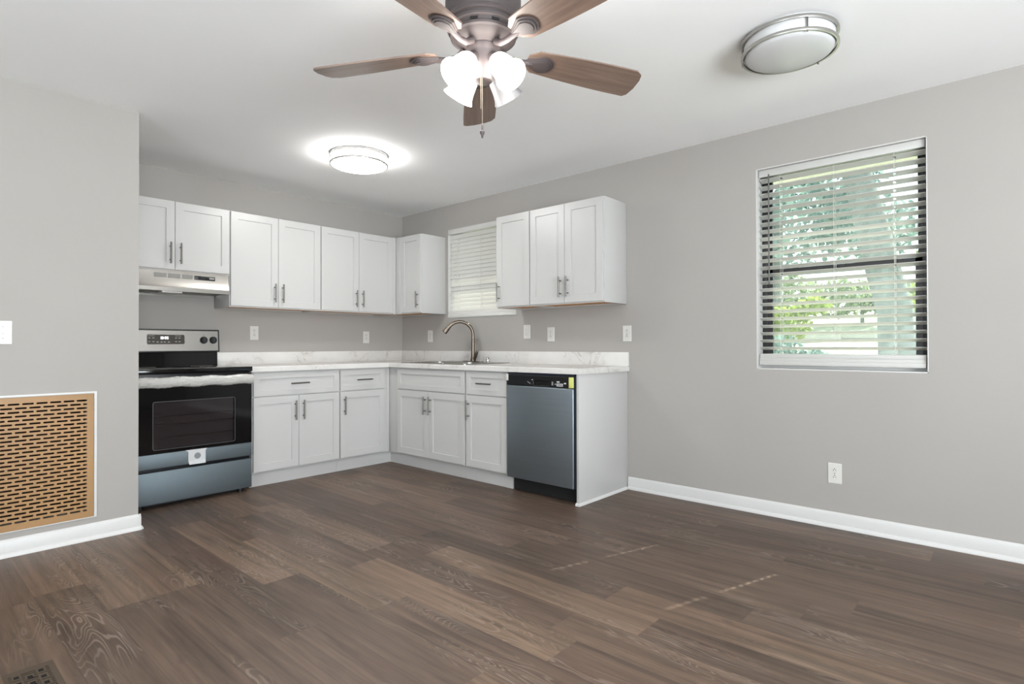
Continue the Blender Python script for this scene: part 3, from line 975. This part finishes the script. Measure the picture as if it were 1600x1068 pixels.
# white paper tag folded over the strip with a round grey emblem
mb = MB().poly([(-2.345, 0.362), (-2.205, 0.362), (-2.216, 0.35), (-2.216, 0.286), (-2.326, 0.286), (-2.326, 0.35)], [], 0.0012, lambda u, v, ww: (u, SF-0.0025-ww, v))
mb.poly([(-2.326, 0.286), (-2.216, 0.286), (-2.218, 0.262), (-2.322, 0.262)], [], 0.001, lambda u, v, ww: (u, SF-0.003-(0.286-v)*0.3-ww, v))
pt = setrel(mb.build('paper_tag', 'paper'), sv)
mb = MB().cyl((-2.268, SF-0.0036, 0.317), (-2.268, SF-0.0046, 0.317), 0.021, seg=32)
mb.lathe([(0.0155, 0), (0.018, 0), (0.018, 0.0008), (0.0155, 0.0008)], 32, Matrix.Translation((-2.268, SF-0.0046, 0.317)) @ Matrix.Rotation(PI/2, 4, 'X'), mi=1, closed=True)
setrel(mb.build('round_emblem', ['greydot', 'greyprint']), sv)
# handle in crinkled film
mb = MB()
path = [(SXL+0.01, -0.742, 0.83)]+[(SXL+0.03+k*0.085, -0.748-0.004*math.sin(k*PI/8), 0.832) for k in range(9)]+[(SXR-0.025, -0.742, 0.832)]
mb.tube(path, 0.015, 12)
for x in (SXL+0.05, SXR-0.05):
    mb.box(x-0.012, x+0.012, -0.745, SF+0.002, 0.82, 0.844, 0.003)
hn = setrel(mb.build('oven_handle', 'steel'), sv)
bm = bmesh.new()
NU, NV = 120, 22
rg = random.Random(4)
ph = [(rg.uniform(10, 60), rg.uniform(0, 6), rg.uniform(1, 4), rg.uniform(0.2, 1)) for _ in range(12)]
grid = []
for i in range(NU+1):
    s_ = i/NU
    x = SXL+0.004+s_*(SXR-SXL-0.022)
    row = []
    loose = 1.0 if s_ < 0.55 else 0.55
    for j in range(NV):
        a = 2*PI*j/NV
        d = sum(w_*math.sin(k_*s_*6+p_+m_*a) for k_, p_, m_, w_ in ph)/7
        rr = 1+0.16*loose*d
        hz = 0.033*rr+0.004*(1 if math.sin(a) < 0 else 0)
        row.append(bm.verts.new((x, -0.744+0.024*rr*math.cos(a), 0.833+hz*math.sin(a)+0.003*math.sin(s_*23))))
    grid.append(row)
for i in range(NU):
    for j in range(NV):
        bm.faces.new((grid[i][j], grid[i][(j+1) % NV], grid[i+1][(j+1) % NV], grid[i+1][j]))
bm.faces.new(grid[0][::-1]); bm.faces.new(grid[-1])
bmesh.ops.recalc_face_normals(bm, faces=bm.faces[:])
q = MB(); q._merge(bm, 0)
fo = setrel(q.build('plastic_film', 'film', ang=60), sv)
fo['label'] = 'crinkled clear plastic film wrapped round the oven handle'
# storage drawer and feet
dr = setrel(MB().box(DX0, DX1, SF-0.002, -0.66, 0.034, 0.243, 0.004).build('storage_drawer', 'filmsteel'), sv)
mb = MB()
for x in (SXL+0.06, SXR-0.06):
    for y in (-0.63, -0.1):
        mb.cyl((x, y, 0), (x, y, 0.032), 0.018, seg=14)
setrel(mb.build('levelling_foot', 'black'), sv)
setrel(MB().box(SXL+0.02, SXR-0.02, -0.60, -0.59, 0.004, 0.05).build('toe_plate', 'black'), sv)

# ------------------------------------------------------------------ dishwasher
dw = thing('dishwasher', 'blue-grey stainless dishwasher with black control strip under the counter', 'dishwasher', (-0.33, -2.4, 0))
A0, A1 = -2.698, -2.100         # y extent of the door
XF = -0.652
setrel(MB().box(-0.60, -0.03, -2.703, -2.094, 0.10, 0.868).build('tub', 'black'), dw)
setrel(MB().box(-0.57, -0.05, -2.690, -2.100, 0.004, 0.10).build('toe_panel', 'recess'), dw)
mb = MB().box(XF, -0.601, A0, A1, 0.108, 0.777, 0.006, seg=3)
setrel(mb.build('door', steel('film_steel_door', srgb(146, 157, 165), 0.40, 1)), dw)
setrel(MB().box(-0.645, -0.599, A0-0.0085, A0-0.0005, 0.11, 0.86).build('side_edge', 'gasket'), dw)
con = MB().poly(rect(A0, A1, 0.780, 0.858), [rrect(-2.50, -2.355, 0.789, 0.822, 0.01)], 0.04, lambda u, v, ww: (XF+0.04-ww, u, v), bev=0.004)
con.box(XF+0.028, XF+0.04, -2.51, -2.345, 0.785, 0.826)
setrel(con.build('control_strip', 'black'), dw)
setrel(MB().box(XF+0.005, -0.60, A0, A1, 0.858, 0.870, 0.003).build('top_edge', 'gasket'), dw)
mb = MB()
fx = XF-0.0004
mb.box(fx-0.0004, fx+0.001, -2.612, -2.560, 0.789, 0.808); mb.box(fx-0.0004, fx+0.001, -2.585, -2.561, 0.815, 0.823)
mb.box(fx-0.0004, fx+0.001, -2.640, -2.622, 0.806, 0.815)
for k in range(3):
    mb.box(fx-0.0004, fx+0.001, -2.531, -2.517, 0.795+k*0.009, 0.799+k*0.009)
for k in range(4):
    mb.box(fx-0.0004, fx+0.001, -2.305-k*0.007, -2.301-k*0.007, 0.808-k*0.004, 0.813-k*0.004)
mb.box(fx-0.0004, fx+0.001, -2.350, -2.338, 0.824, 0.828); mb.box(fx-0.0004, fx+0.001, -2.552, -2.545, 0.800, 0.806)
setrel(mb.build('control_print', 'paper'), dw)
mb = MB()
for k in range(5):
    mb.box(fx-0.0009, fx-0.0003, -2.606+k*0.008, -2.601+k*0.008, 0.794, 0.803)
setrel(mb.build('label_text', 'slot'), dw)
setrel(MB().box(fx-0.0015, fx+0.0006, -2.703, -2.663, 0.782, 0.854, 0.0004).build('yellow_tape', 'yellow'), dw)
setrel(MB().box(fx-0.004, fx+0.0002, -2.117, -2.096, 0.812, 0.860, 0.001).build('white_clip', 'plate'), dw)

# ------------------------------------------------------------------ return-air grille
vg = thing('return_air_grille', 'large tan metal return-air grille with slots low on the left wall', 'vent grille', (-3.32, LWY, 0.12))
GX0, GX1, GZ0, GZ1 = -3.705, -2.939, 0.128, 0.807
holes = []
for r_ in range(30):
    z = 0.772-r_*0.02085
    k = 0
    while True:
        xr = -2.969-k*0.057+(0.0285 if r_ % 2 else 0)
        xl = xr-0.048
        if xl < GX0+0.035:
            break
        xr = min(xr, -2.969)
        if xr-xl > 0.015:
            holes.append(rslot((xl+xr)/2, z, xr-xl, 0.0095, 4))
        k += 1
mb = MB().poly(rect(GX0, GX1, GZ0, GZ1), holes, 0.002, lambda u, v, ww: (u, LWY-0.006-ww, v), bev=0.0)
setrel(mb.build('slotted_panel', 'tan'), vg)
mb = MB().poly(rect(GX0-0.016, GX1+0.015, GZ0-0.006, GZ1+0.013), [rect(GX0-0.002, GX1+0.002, GZ0-0.001, GZ1+0.002)], 0.008, lambda u, v, ww: (u, LWY-0.0015-ww, v), bev=0.002)
setrel(mb.build('white_border', 'trim'), vg)

# floor register
fr_ = thing('floor_register', 'brown metal floor register with cut-out pattern at the lower left corner', 'floor register', (-3.41, -2.61, 0))
holes = []
def hole(x0, x1, y0, y1):
    holes.append(rect(x0, x1, y0, y1))
cx = [-3.384, -3.415, -3.446]
for r_ in range(5):
    yb = -2.508-r_*0.0505
    hole(cx[0]-0.007, cx[0]+0.007, yb-0.012, yb+0.010)
    hole(cx[2]-0.007, cx[2]+0.007, yb-0.012, yb+0.010)
    for k in range(3):
        hole(-3.3715, -3.3625, yb+0.0145-k*0.012-0.0028, yb+0.0145-k*0.012+0.0028)
        hole(-3.4655, -3.4565, yb+0.0145-k*0.012-0.0028, yb+0.0145-k*0.012+0.0028)
    hole(-3.434, -3.396, yb+0.0085, yb+0.0145)
    hole(-3.434, -3.396, yb-0.0035, yb+0.0025)
    if r_ < 4:
        hole(cx[1]-0.007, cx[1]+0.007, yb-0.036, yb-0.014)
        for k in range(3):
            hole(-3.4045, -3.3955, yb-0.0135-k*0.011-0.0028, yb-0.0135-k*0.011+0.0028)
            hole(-3.4345, -3.4255, yb-0.0135-k*0.011-0.0028, yb-0.0135-k*0.011+0.0028)
        hole(-3.392, -3.3625, yb-0.026, yb-0.0205); hole(-3.4655, -3.438, yb-0.026, yb-0.0205)
mb = MB().poly(rrect(-3.476, -3.346, -2.765, -2.458, 0.006), holes, 0.0015, lambda u, v, ww: (u, v, 0.0025+ww), bev=0.0)
setrel(mb.build('face_plate', 'register'), fr_)
setrel(MB().box(-3.467, -3.360, -2.75, -2.475, 0.0002, 0.0014).build('slot_shade_sheet', 'recess'), fr_)  # dark sheet on the floor, standing for the shade below the slots

# ------------------------------------------------------------------ outlets and switches
def plate(root):
    MB().poly(rrect(-0.036, 0.036, -0.059, 0.059, 0.004), [], 0.0055, lambda u, v, ww: (u, -ww, v), bev=0.0025).build('cover_plate', 'plate', root)
    return root
def outlet(label, loc, rz):
    root = thing('wall_outlet', label, 'outlet', loc, rz, 'white duplex outlets')
    plate(root)
    for s_ in (-1, 1):
        zc = 0.0195*s_
        rec = MB().poly(rrect(-0.0165, 0.0165, zc-0.0142, zc+0.0142, 0.011), [], 0.0015, lambda u, v, ww: (u, -0.0053-ww, v), bev=0.0005).build('receptacle', 'plate', root)
        mb = MB()
        mb.box(-0.0075, -0.005, -0.0072, -0.006, zc-0.0055, zc+0.0025); mb.box(0.005, 0.0075, -0.0072, -0.006, zc-0.0045, zc+0.0025)
        mb.cyl((0, -0.0060, zc+0.008), (0, -0.0072, zc+0.008), 0.0028, seg=10)
        mb.build('socket_slots', 'slot', rec)
    MB().cyl((0, -0.0052, 0), (0, -0.0066, 0), 0.003, seg=12).build('screw', 'nickel', root)
    return root
outlet('white outlet on the stove wall, nearer the stove', (-1.575, -0.0003, 1.180), 0)
outlet('white outlet on the stove wall, nearer the room corner', (-0.451, -0.0003, 1.152), 0)
outlet('white outlet on the window wall left of the faucet, near the room corner', (-0.0003, -0.461, 1.162), -PI/2)
outlet('white outlet under the end wall cabinets, beside the blank rocker switch', (-0.0003, -2.005, 1.159), -PI/2)
outlet('white outlet above the end of the backsplash', (-0.0003, -2.726, 1.155), -PI/2)
outlet('white outlet low on the bare wall under the large window', (-0.0003, -4.105, 0.316), -PI/2)
s4 = thing('wall_switch', 'white rocker switch below the small window\'s right side, above the counter', 'switch', (-0.0003, -1.744, 1.185), -PI/2)
plate(s4)
MB().box(-0.0165, 0.0165, -0.0075, -0.005, -0.033, 0.033, 0.0015).build('rocker', 'plate', s4)
s1 = thing('wall_switch', 'white toggle switch plate at the left edge above the tan grille', 'switch', (-3.320, LWY-0.0003, 1.141), 0)
plate(s1)
MB().box(-0.005, 0.005, -0.0065, -0.005, -0.012, 0.012).box(-0.0035, 0.0035, -0.016, -0.006, -0.009, 0.001, 0.001).build('toggle', 'plate', s1)
MB().cyl((0, -0.0052, -0.03), (0, -0.0064, -0.03), 0.003, seg=10).cyl((0, -0.0052, 0.03), (0, -0.0064, 0.03), 0.003, seg=10).build('screw', 'nickel', s1)

# ------------------------------------------------------------------ ceiling lights
def ceiling_light(label, cx, cy, R0, lens, posts):
    root = thing('ceiling_light', label, 'ceiling light', (cx, cy, H), 0, None)
    MB().lathe([(0, -0.0005), (R0-0.012, -0.0005), (R0-0.012, -0.012), (0, -0.012)], 64).build('base_pan', 'trim', root)
    prof = [(R0-0.014, -0.012), (R0-0.013, -0.03), (R0-0.013, -0.066), (R0-0.02, -0.076)]
    for k in range(1, 9):
        a = k/8
        prof.append(((R0-0.02)*math.cos(a*PI/2), -0.076-0.024*math.sin(a*PI/2)))
    prof[-1] = (0, -0.100)
    MB().lathe(prof, 64).build('lens', lens, root)
    for z, hh in ((-0.015, 0.014), (-0.070, 0.013)):
        pr = [(R0-0.010, z-hh/2), (R0-0.010, z+hh/2), (R0-0.001, z+hh/2), (R0, z+hh/4), (R0, z-hh/4), (R0-0.001, z-hh/2)]
        MB().lathe(pr, 72, closed=True).build('ring', 'ringnickel', root)
    for a in posts:
        c_, s_ = math.cos(a)*(R0-0.005), math.sin(a)*(R0-0.005)
        MB().cyl((c_, s_, -0.012), (c_, s_, -0.075), 0.0032, seg=10).sphere((c_, s_, -0.079), 0.0045, u=10, v=8).build('post', 'nickel', root)
    return root
ceiling_light('lit round ceiling light with metal rings over the kitchen corner', -1.431, -1.377, 0.204, 'lens_on', [R(52), R(172), R(292)])
ceiling_light('unlit round ceiling light with metal rings above the large window wall', -1.045, -4.162, 0.199, 'lens_off', [R(62+a) for a in (-85, 35, 155)])

# ------------------------------------------------------------------ ceiling fan
FCX, FCY = -2.319, -3.5115
fan = thing('ceiling_fan', 'five-blade brown wood ceiling fan with four frosted bell lamps', 'ceiling fan', (FCX, FCY, H))
Z = lambda z: z-H
pr = [(0, -0.001), (0.112, -0.001), (0.118, -0.02), (0.130, -0.05), (0.134, -0.10), (0.134, -0.20), (0.130, -0.226)]
MB().lathe(pr, 56).build('motor_housing', 'fanmetal', fan)
pr = [(0.130, -0.226), (0.133, -0.230), (0.133, -0.240), (0.127, -0.244), (0.124, -0.250), (0.128, -0.254), (0.127, -0.262), (0.119, -0.266), (0.115, -0.276), (0.118, -0.280), (0.116, -0.287), (0.108, -0.291)]
MB().lathe(pr, 56).build('collar', 'fanmetal', fan)
mb = MB()
for k in range(10):
    a = 2*PI*k/10+0.2
    mb.box(-0.013, 0.013, -0.002, 0.002, -0.005, 0.005, mat=Matrix.Rotation(a, 4, 'Z') @ Matrix.Translation((0, -0.1165, -0.271)) @ Matrix.Rotation(R(-22), 4, 'X'))
mb.build('vent_slots', 'recess', fan)
pr = [(0.108, -0.291), (0.098, -0.300), (0.082, -0.309), (0.064, -0.315), (0.060, -0.318), (0.060, -0.326), (0.054, -0.334), (0.050, -0.342), (0.048, -0.362)]
MB().lathe(pr, 56).build('switch_housing', 'fanmetal', fan)
pr = [(0.048, -0.36), (0.046, -0.37), (0.046, -0.385), (0.040, -0.40), (0.034, -0.42), (0.032, -0.435), (0.026, -0.44), (0, -0.441)]
MB().lathe(pr, 40).build('light_fitter', 'fanmetal', fan)
def blade_outline():
    L0, L1 = 0.170, 0.632
    top, bot = [], []
    n = 16
    for k in range(n+1):
        s_ = k/n
        x = L0+(L1-L0)*s_
        wv = 0.052+0.022*math.sin(min(1, s_*1.15)*PI/2)
        top.append((x, wv)); bot.append((x, -wv))
    top[0] = (L0+0.0, 0.030); bot[0] = (L0, -0.030)
    top.insert(1, (L0+0.03, 0.052)); bot.insert(1, (L0+0.03, -0.052))
    tip = [(L1+0.006, 0.060), (L1+0.012, 0.02), (L1+0.008, -0.03), (L1-0.002, -0.058)]
    top[-1] = (L1-0.008, 0.074); bot[-1] = (L1-0.022, -0.070)
    return top+tip+bot[::-1]
def bracket_mb():
    mb = MB()
    def pl(pts, z, th):
        mb.poly(pts, [], th, lambda u, v, ww: (u, v, z-ww), bev=0.0012)
    for sc, z in ((1.0, -0.0045), (0.82, -0.0085), (0.64, -0.0115)):
        pts = []
        for k in range(13):
            a = -PI/2+PI*k/12
            pts.append((0.225+0.045*sc*math.cos(a)*1.1, 0.042*sc*math.sin(a)))
        pts += [(0.195, 0.026*sc), (0.165, 0.013*sc), (0.165, -0.013*sc), (0.195, -0.026*sc)]
        pl(pts, z, 0.005)
    return mb
bl0 = None
PH = 46.5
ZBL = 2.115-H
for k in range(5):
    rot = Matrix.Rotation(R(PH+72*k), 4, 'Z')
    if bl0 is None:
        bl0 = MB().poly(blade_outline(), [], 0.006, lambda u, v, ww: (u, v, ww-0.003), bev=0.0).build('blade', 'blade', fan)
        br0 = bracket_mb().build('blade_bracket', 'fanmetal', bl0)
        am = MB().tube([(0.07, 0, 0.006), (0.10, 0, -0.012), (0.135, 0, -0.016), (0.175, 0, -0.010), (0.20, 0, -0.008)], [0.013, 0.011, 0.010, 0.011, 0.008], 12)
        ar0 = am.build('bracket_arm', 'fanmetal', bl0)
        b_ = bl0
    else:
        b_ = bl0.copy(); COL.objects.link(b_)
        for src in (br0, ar0):
            cc = src.copy(); COL.objects.link(cc); cc.parent = b_
    b_.matrix_local = Matrix.Translation((0, 0, ZBL)) @ rot @ Matrix.Rotation(R(1.0), 4, 'Y') @ Matrix.Rotation(R(-12), 4, 'X')
# four bell shades
bell = [(0.018, 0.0), (0.027, 0.004), (0.035, 0.015), (0.040, 0.032), (0.042, 0.050), (0.0445, 0.072), (0.050, 0.092), (0.0575, 0.106), (0.056, 0.1065),
        (0.048, 0.091), (0.0425, 0.072), (0.040, 0.050), (0.038, 0.032), (0.033, 0.017), (0.026, 0.007), (0.018, 0.003)]
CAMA = math.degrees(math.atan2(CAMP.y-FCY, CAMP.x-FCX))
for k, on in enumerate((True, True, False, True)):
    az = R(CAMA+44-90*k if k < 2 else CAMA+44-90*k)
    # order: towards camera left, towards camera right, away right, away left
    az = R(CAMA+[-45, 45, 135, -135][k])
    tilt = R(43)
    ax = Vector((math.cos(az)*math.sin(tilt), math.sin(az)*math.sin(tilt), -math.cos(tilt)))
    nk = Vector((math.cos(az)*0.060, math.sin(az)*0.060, -0.378))
    mt = Matrix.Translation(nk) @ ax.to_track_quat('Z', 'Y').to_matrix().to_4x4()
    sh = MB().lathe(bell, 40, mt, closed=True).build('lamp_shade', 'shade_on' if on else 'shade_off', fan)
    sh['label'] = 'glowing frosted bell shade' if on else 'unlit frosted bell shade'
    mb = MB().lathe([(0.0, -0.03), (0.015, -0.03), (0.020, -0.02), (0.0205, 0.004), (0.0, 0.006)], 24, mt)
    mb.tube([(math.cos(az)*0.03, math.sin(az)*0.03, -0.375), tuple(nk-ax*0.02)], 0.010, 10)
    mb.build('lamp_socket', 'fanmetal', fan)
    MB().lathe([(0, 0.085), (0.014, 0.081), (0.023, 0.066), (0.0245, 0.054), (0.020, 0.036), (0.012, 0.02), (0.012, 0.004), (0, 0.004)], 24, mt).build('bulb', 'bulb_on' if on else 'plate', sh)
# pull chain: beads
for dx, zt_, zb_, fob in ((0.0, -0.43, -0.600, True), (0.012, -0.43, -0.555, False)):
    cdir = Vector((math.cos(R(CAMA)), math.sin(R(CAMA)), 0)) * 0.03
    px, py = cdir.x+rt.x*(dx-0.004), cdir.y+rt.y*(dx-0.004)
    if not fob:
        continue
    mb = MB().cyl((px, py, zt_), (px, py, zb_), 0.0007, seg=6)
    z = zt_
    while z > zb_:
        mb.sphere((px, py, z), 0.0018, u=6, v=5); z -= 0.0042
    px2, py2 = cdir.x+rt.x*-0.009, cdir.y+rt.y*-0.009
    mb.cyl((px2, py2, zt_+0.005), (px2, py2, -0.545), 0.0007, seg=6)
    z = zt_
    while z > -0.545:
        mb.sphere((px2, py2, z), 0.0016, u=6, v=5); z -= 0.0042
    pc = mb.build('pull_chain', 'bronze_nickel', fan)
    MB().lathe([(0, zb_+0.004), (0.003, zb_), (0.003, zb_-0.014), (0.0035, zb_-0.02), (0.0085, zb_-0.024), (0.0085, zb_-0.030), (0.0045, zb_-0.036), (0.003, zb_-0.046), (0, zb_-0.048)], 16,
               Matrix.Translation((px, py, 0))).build('chain_fob', 'fanmetal', pc)

# ------------------------------------------------------------------ outdoors
bm = bmesh.new()
gx = [0.17, 1.5, 3, 5, 7, 9, 12, 16, 22, 30]
def gz(x):
    return -0.35 if x < 2 else -0.35+(x-2)*0.165 if x < 18 else 2.29+(x-18)*0.05
ys = [-22+2*k for k in range(20)]
vs = [[bm.verts.new((x, y, gz(x)+0.08*math.sin(x*0.9+y*0.7)*(x > 2))) for y in ys] for x in gx]
for i in range(len(gx)-1):
    for j in range(len(ys)-1):
        bm.faces.new((vs[i][j], vs[i+1][j], vs[i+1][j+1], vs[i][j+1]))
q = MB(); q._merge(bm, 0)
struct(q.build('ground', 'lawn'))
mb = MB()
for k in range(12):
    y = -9+k*0.9
    x = 12.4+0.12*math.sin(k*0.8)-k*0.16
    mb.box(x, x+1.1, y, y+0.92, gz(x+0.5)-0.05, gz(x+0.5)+0.11)
struct(mb.build('path', 'pathway'))
mb = MB().box(0.171, 0.46, -9, 1.5, 2.19, 2.22)
mb.box(0.45, 0.475, -9, 1.5, 2.165, 2.30)
struct(mb.build('soffit', 'soffit'))
struct(MB().box(0.171, 0.52, -9, 1.5, 2.30, 2.35).build('roof', 'soffit'))

def leaves(n, blobs, size, seed):
    g = np.random.default_rng(seed)
    V, F = [], []
    wts = np.array([b[3]**2 for b in blobs]); wts = wts/wts.sum()
    for b, m in zip(blobs, g.multinomial(n, wts)):
        d = g.normal(size=(m, 3)); d /= np.linalg.norm(d, axis=1)[:, None]
        p = np.array(b[:3])+d*(b[3]*g.uniform(0.25, 1, (m, 1))**0.6)*np.array([1, 1, b[4]])
        a = g.normal(size=(m, 3)); a /= np.linalg.norm(a, axis=1)[:, None]
        c = np.cross(a, g.normal(size=(m, 3))); c /= np.linalg.norm(c, axis=1)[:, None]
        s_ = size*g.uniform(0.6, 1.3, (m, 1))
        for k in range(m):
            i = len(V)
            V += [tuple(p[k]-a[k]*s_[k]), tuple(p[k]+c[k]*s_[k]*0.5), tuple(p[k]+a[k]*s_[k]), tuple(p[k]-c[k]*s_[k]*0.5)]
            F.append((i, i+1, i+2, i+3))
    return V, F
def tree(name, label, cat, path, rad, blobs, n, size, leaf, seed, group=None):
    base = path[0] if path else blobs[0][:3]
    root = thing(name, label, cat, tuple(base), 0, group)
    if path:
        setrel(MB().tube(path, rad, 16).build('trunk' if cat == 'tree' else 'stem', 'bark'), root)
    V, F = leaves(n, blobs, size, seed)
    me = bpy.data.meshes.new('crown'); me.from_pydata(V, [], F); me.materials.append(MT[leaf])
    o = bpy.data.objects.new('crown' if cat == 'tree' else 'foliage', me); COL.objects.link(o)
    setrel(o, root)
    return root
tree('tree', 'big grey-trunked tree close outside the large window', 'tree', [(5, -3.76, 0.1), (5, -3.73, 1.0), (5, -3.71, 1.5), (5.05, -3.58, 2.0), (5.1, -3.45, 2.6), (5.2, -3.2, 3.6), (5.3, -3.0, 4.8)],
     [0.26, 0.215, 0.205, 0.2, 0.19, 0.17, 0.1], [(5.6, -2.3, 5.2, 1.5, 0.7), (5.2, -1.2, 4.4, 1.2, 0.7), (6.2, -1.6, 3.6, 0.9, 0.6), (6.0, -3.0, 4.0, 0.8, 0.7)], 2600, 0.085, 'leaf_hazed', 1)
tree('tree', 'haze-tinted tree filling the upper left of the large window view', 'tree', [(10, -0.6, 1.0), (10, -0.7, 2.5), (10.1, -0.8, 4.5)], [0.2, 0.16, 0.08],
     [(10, -1.0, 3.9, 1.5, 0.8), (10.5, -2.4, 3.6, 1.1, 0.7), (9.6, 0.4, 3.4, 1.3, 0.9), (10.4, -1.8, 4.9, 1.2, 0.8)], 3600, 0.11, 'leaf_hazed', 2)
tree('tree', 'yellow-green tree behind the grey trunk at the window\'s right side', 'tree', [(9, -4.5, 0.8), (9, -4.4, 2.5), (9, -4.3, 3.6)], [0.12, 0.1, 0.05],
     [(9, -4.2, 2.6, 0.75, 1.1), (9.1, -3.75, 1.9, 0.5, 0.8), (9.2, -4.2, 3.6, 0.7, 0.8)], 2200, 0.075, 'leaf_lime', 3)
tree('shrub', 'lime-leaved shrub low at the left of the large window view', 'shrub', [(7.2, -1.75, 0.5), (7.2, -1.75, 1.3)], [0.04, 0.03],
     [(7.2, -1.75, 1.45, 0.42, 0.8), (7.3, -2.2, 1.75, 0.28, 0.6)], 1100, 0.06, 'leaf_lime', 4)
tree('shrub', 'dark olive shrub at the bottom left of the large window view', 'shrub', [(5.9, -1.95, 0.3), (5.9, -1.95, 0.8)], [0.04, 0.03],
     [(5.9, -2.0, 0.85, 0.42, 0.9), (5.9, -2.5, 0.75, 0.33, 0.8)], 1300, 0.06, 'leaf_hazed', 5)
tree('shrub', 'pale olive hedge bush across the lawn in the middle of the window view', 'shrub', [(13.5, -1.8, 1.5), (13.5, -1.8, 2.2)], [0.05, 0.04],
     [(13.5, -1.4, 2.3, 0.8, 0.7), (13.8, -2.6, 2.2, 0.8, 0.6), (13.6, 0.0, 2.4, 0.9, 0.7), (13.4, -4.2, 2.2, 0.8, 0.7)], 2600, 0.10, 'leaf_olive', 6)
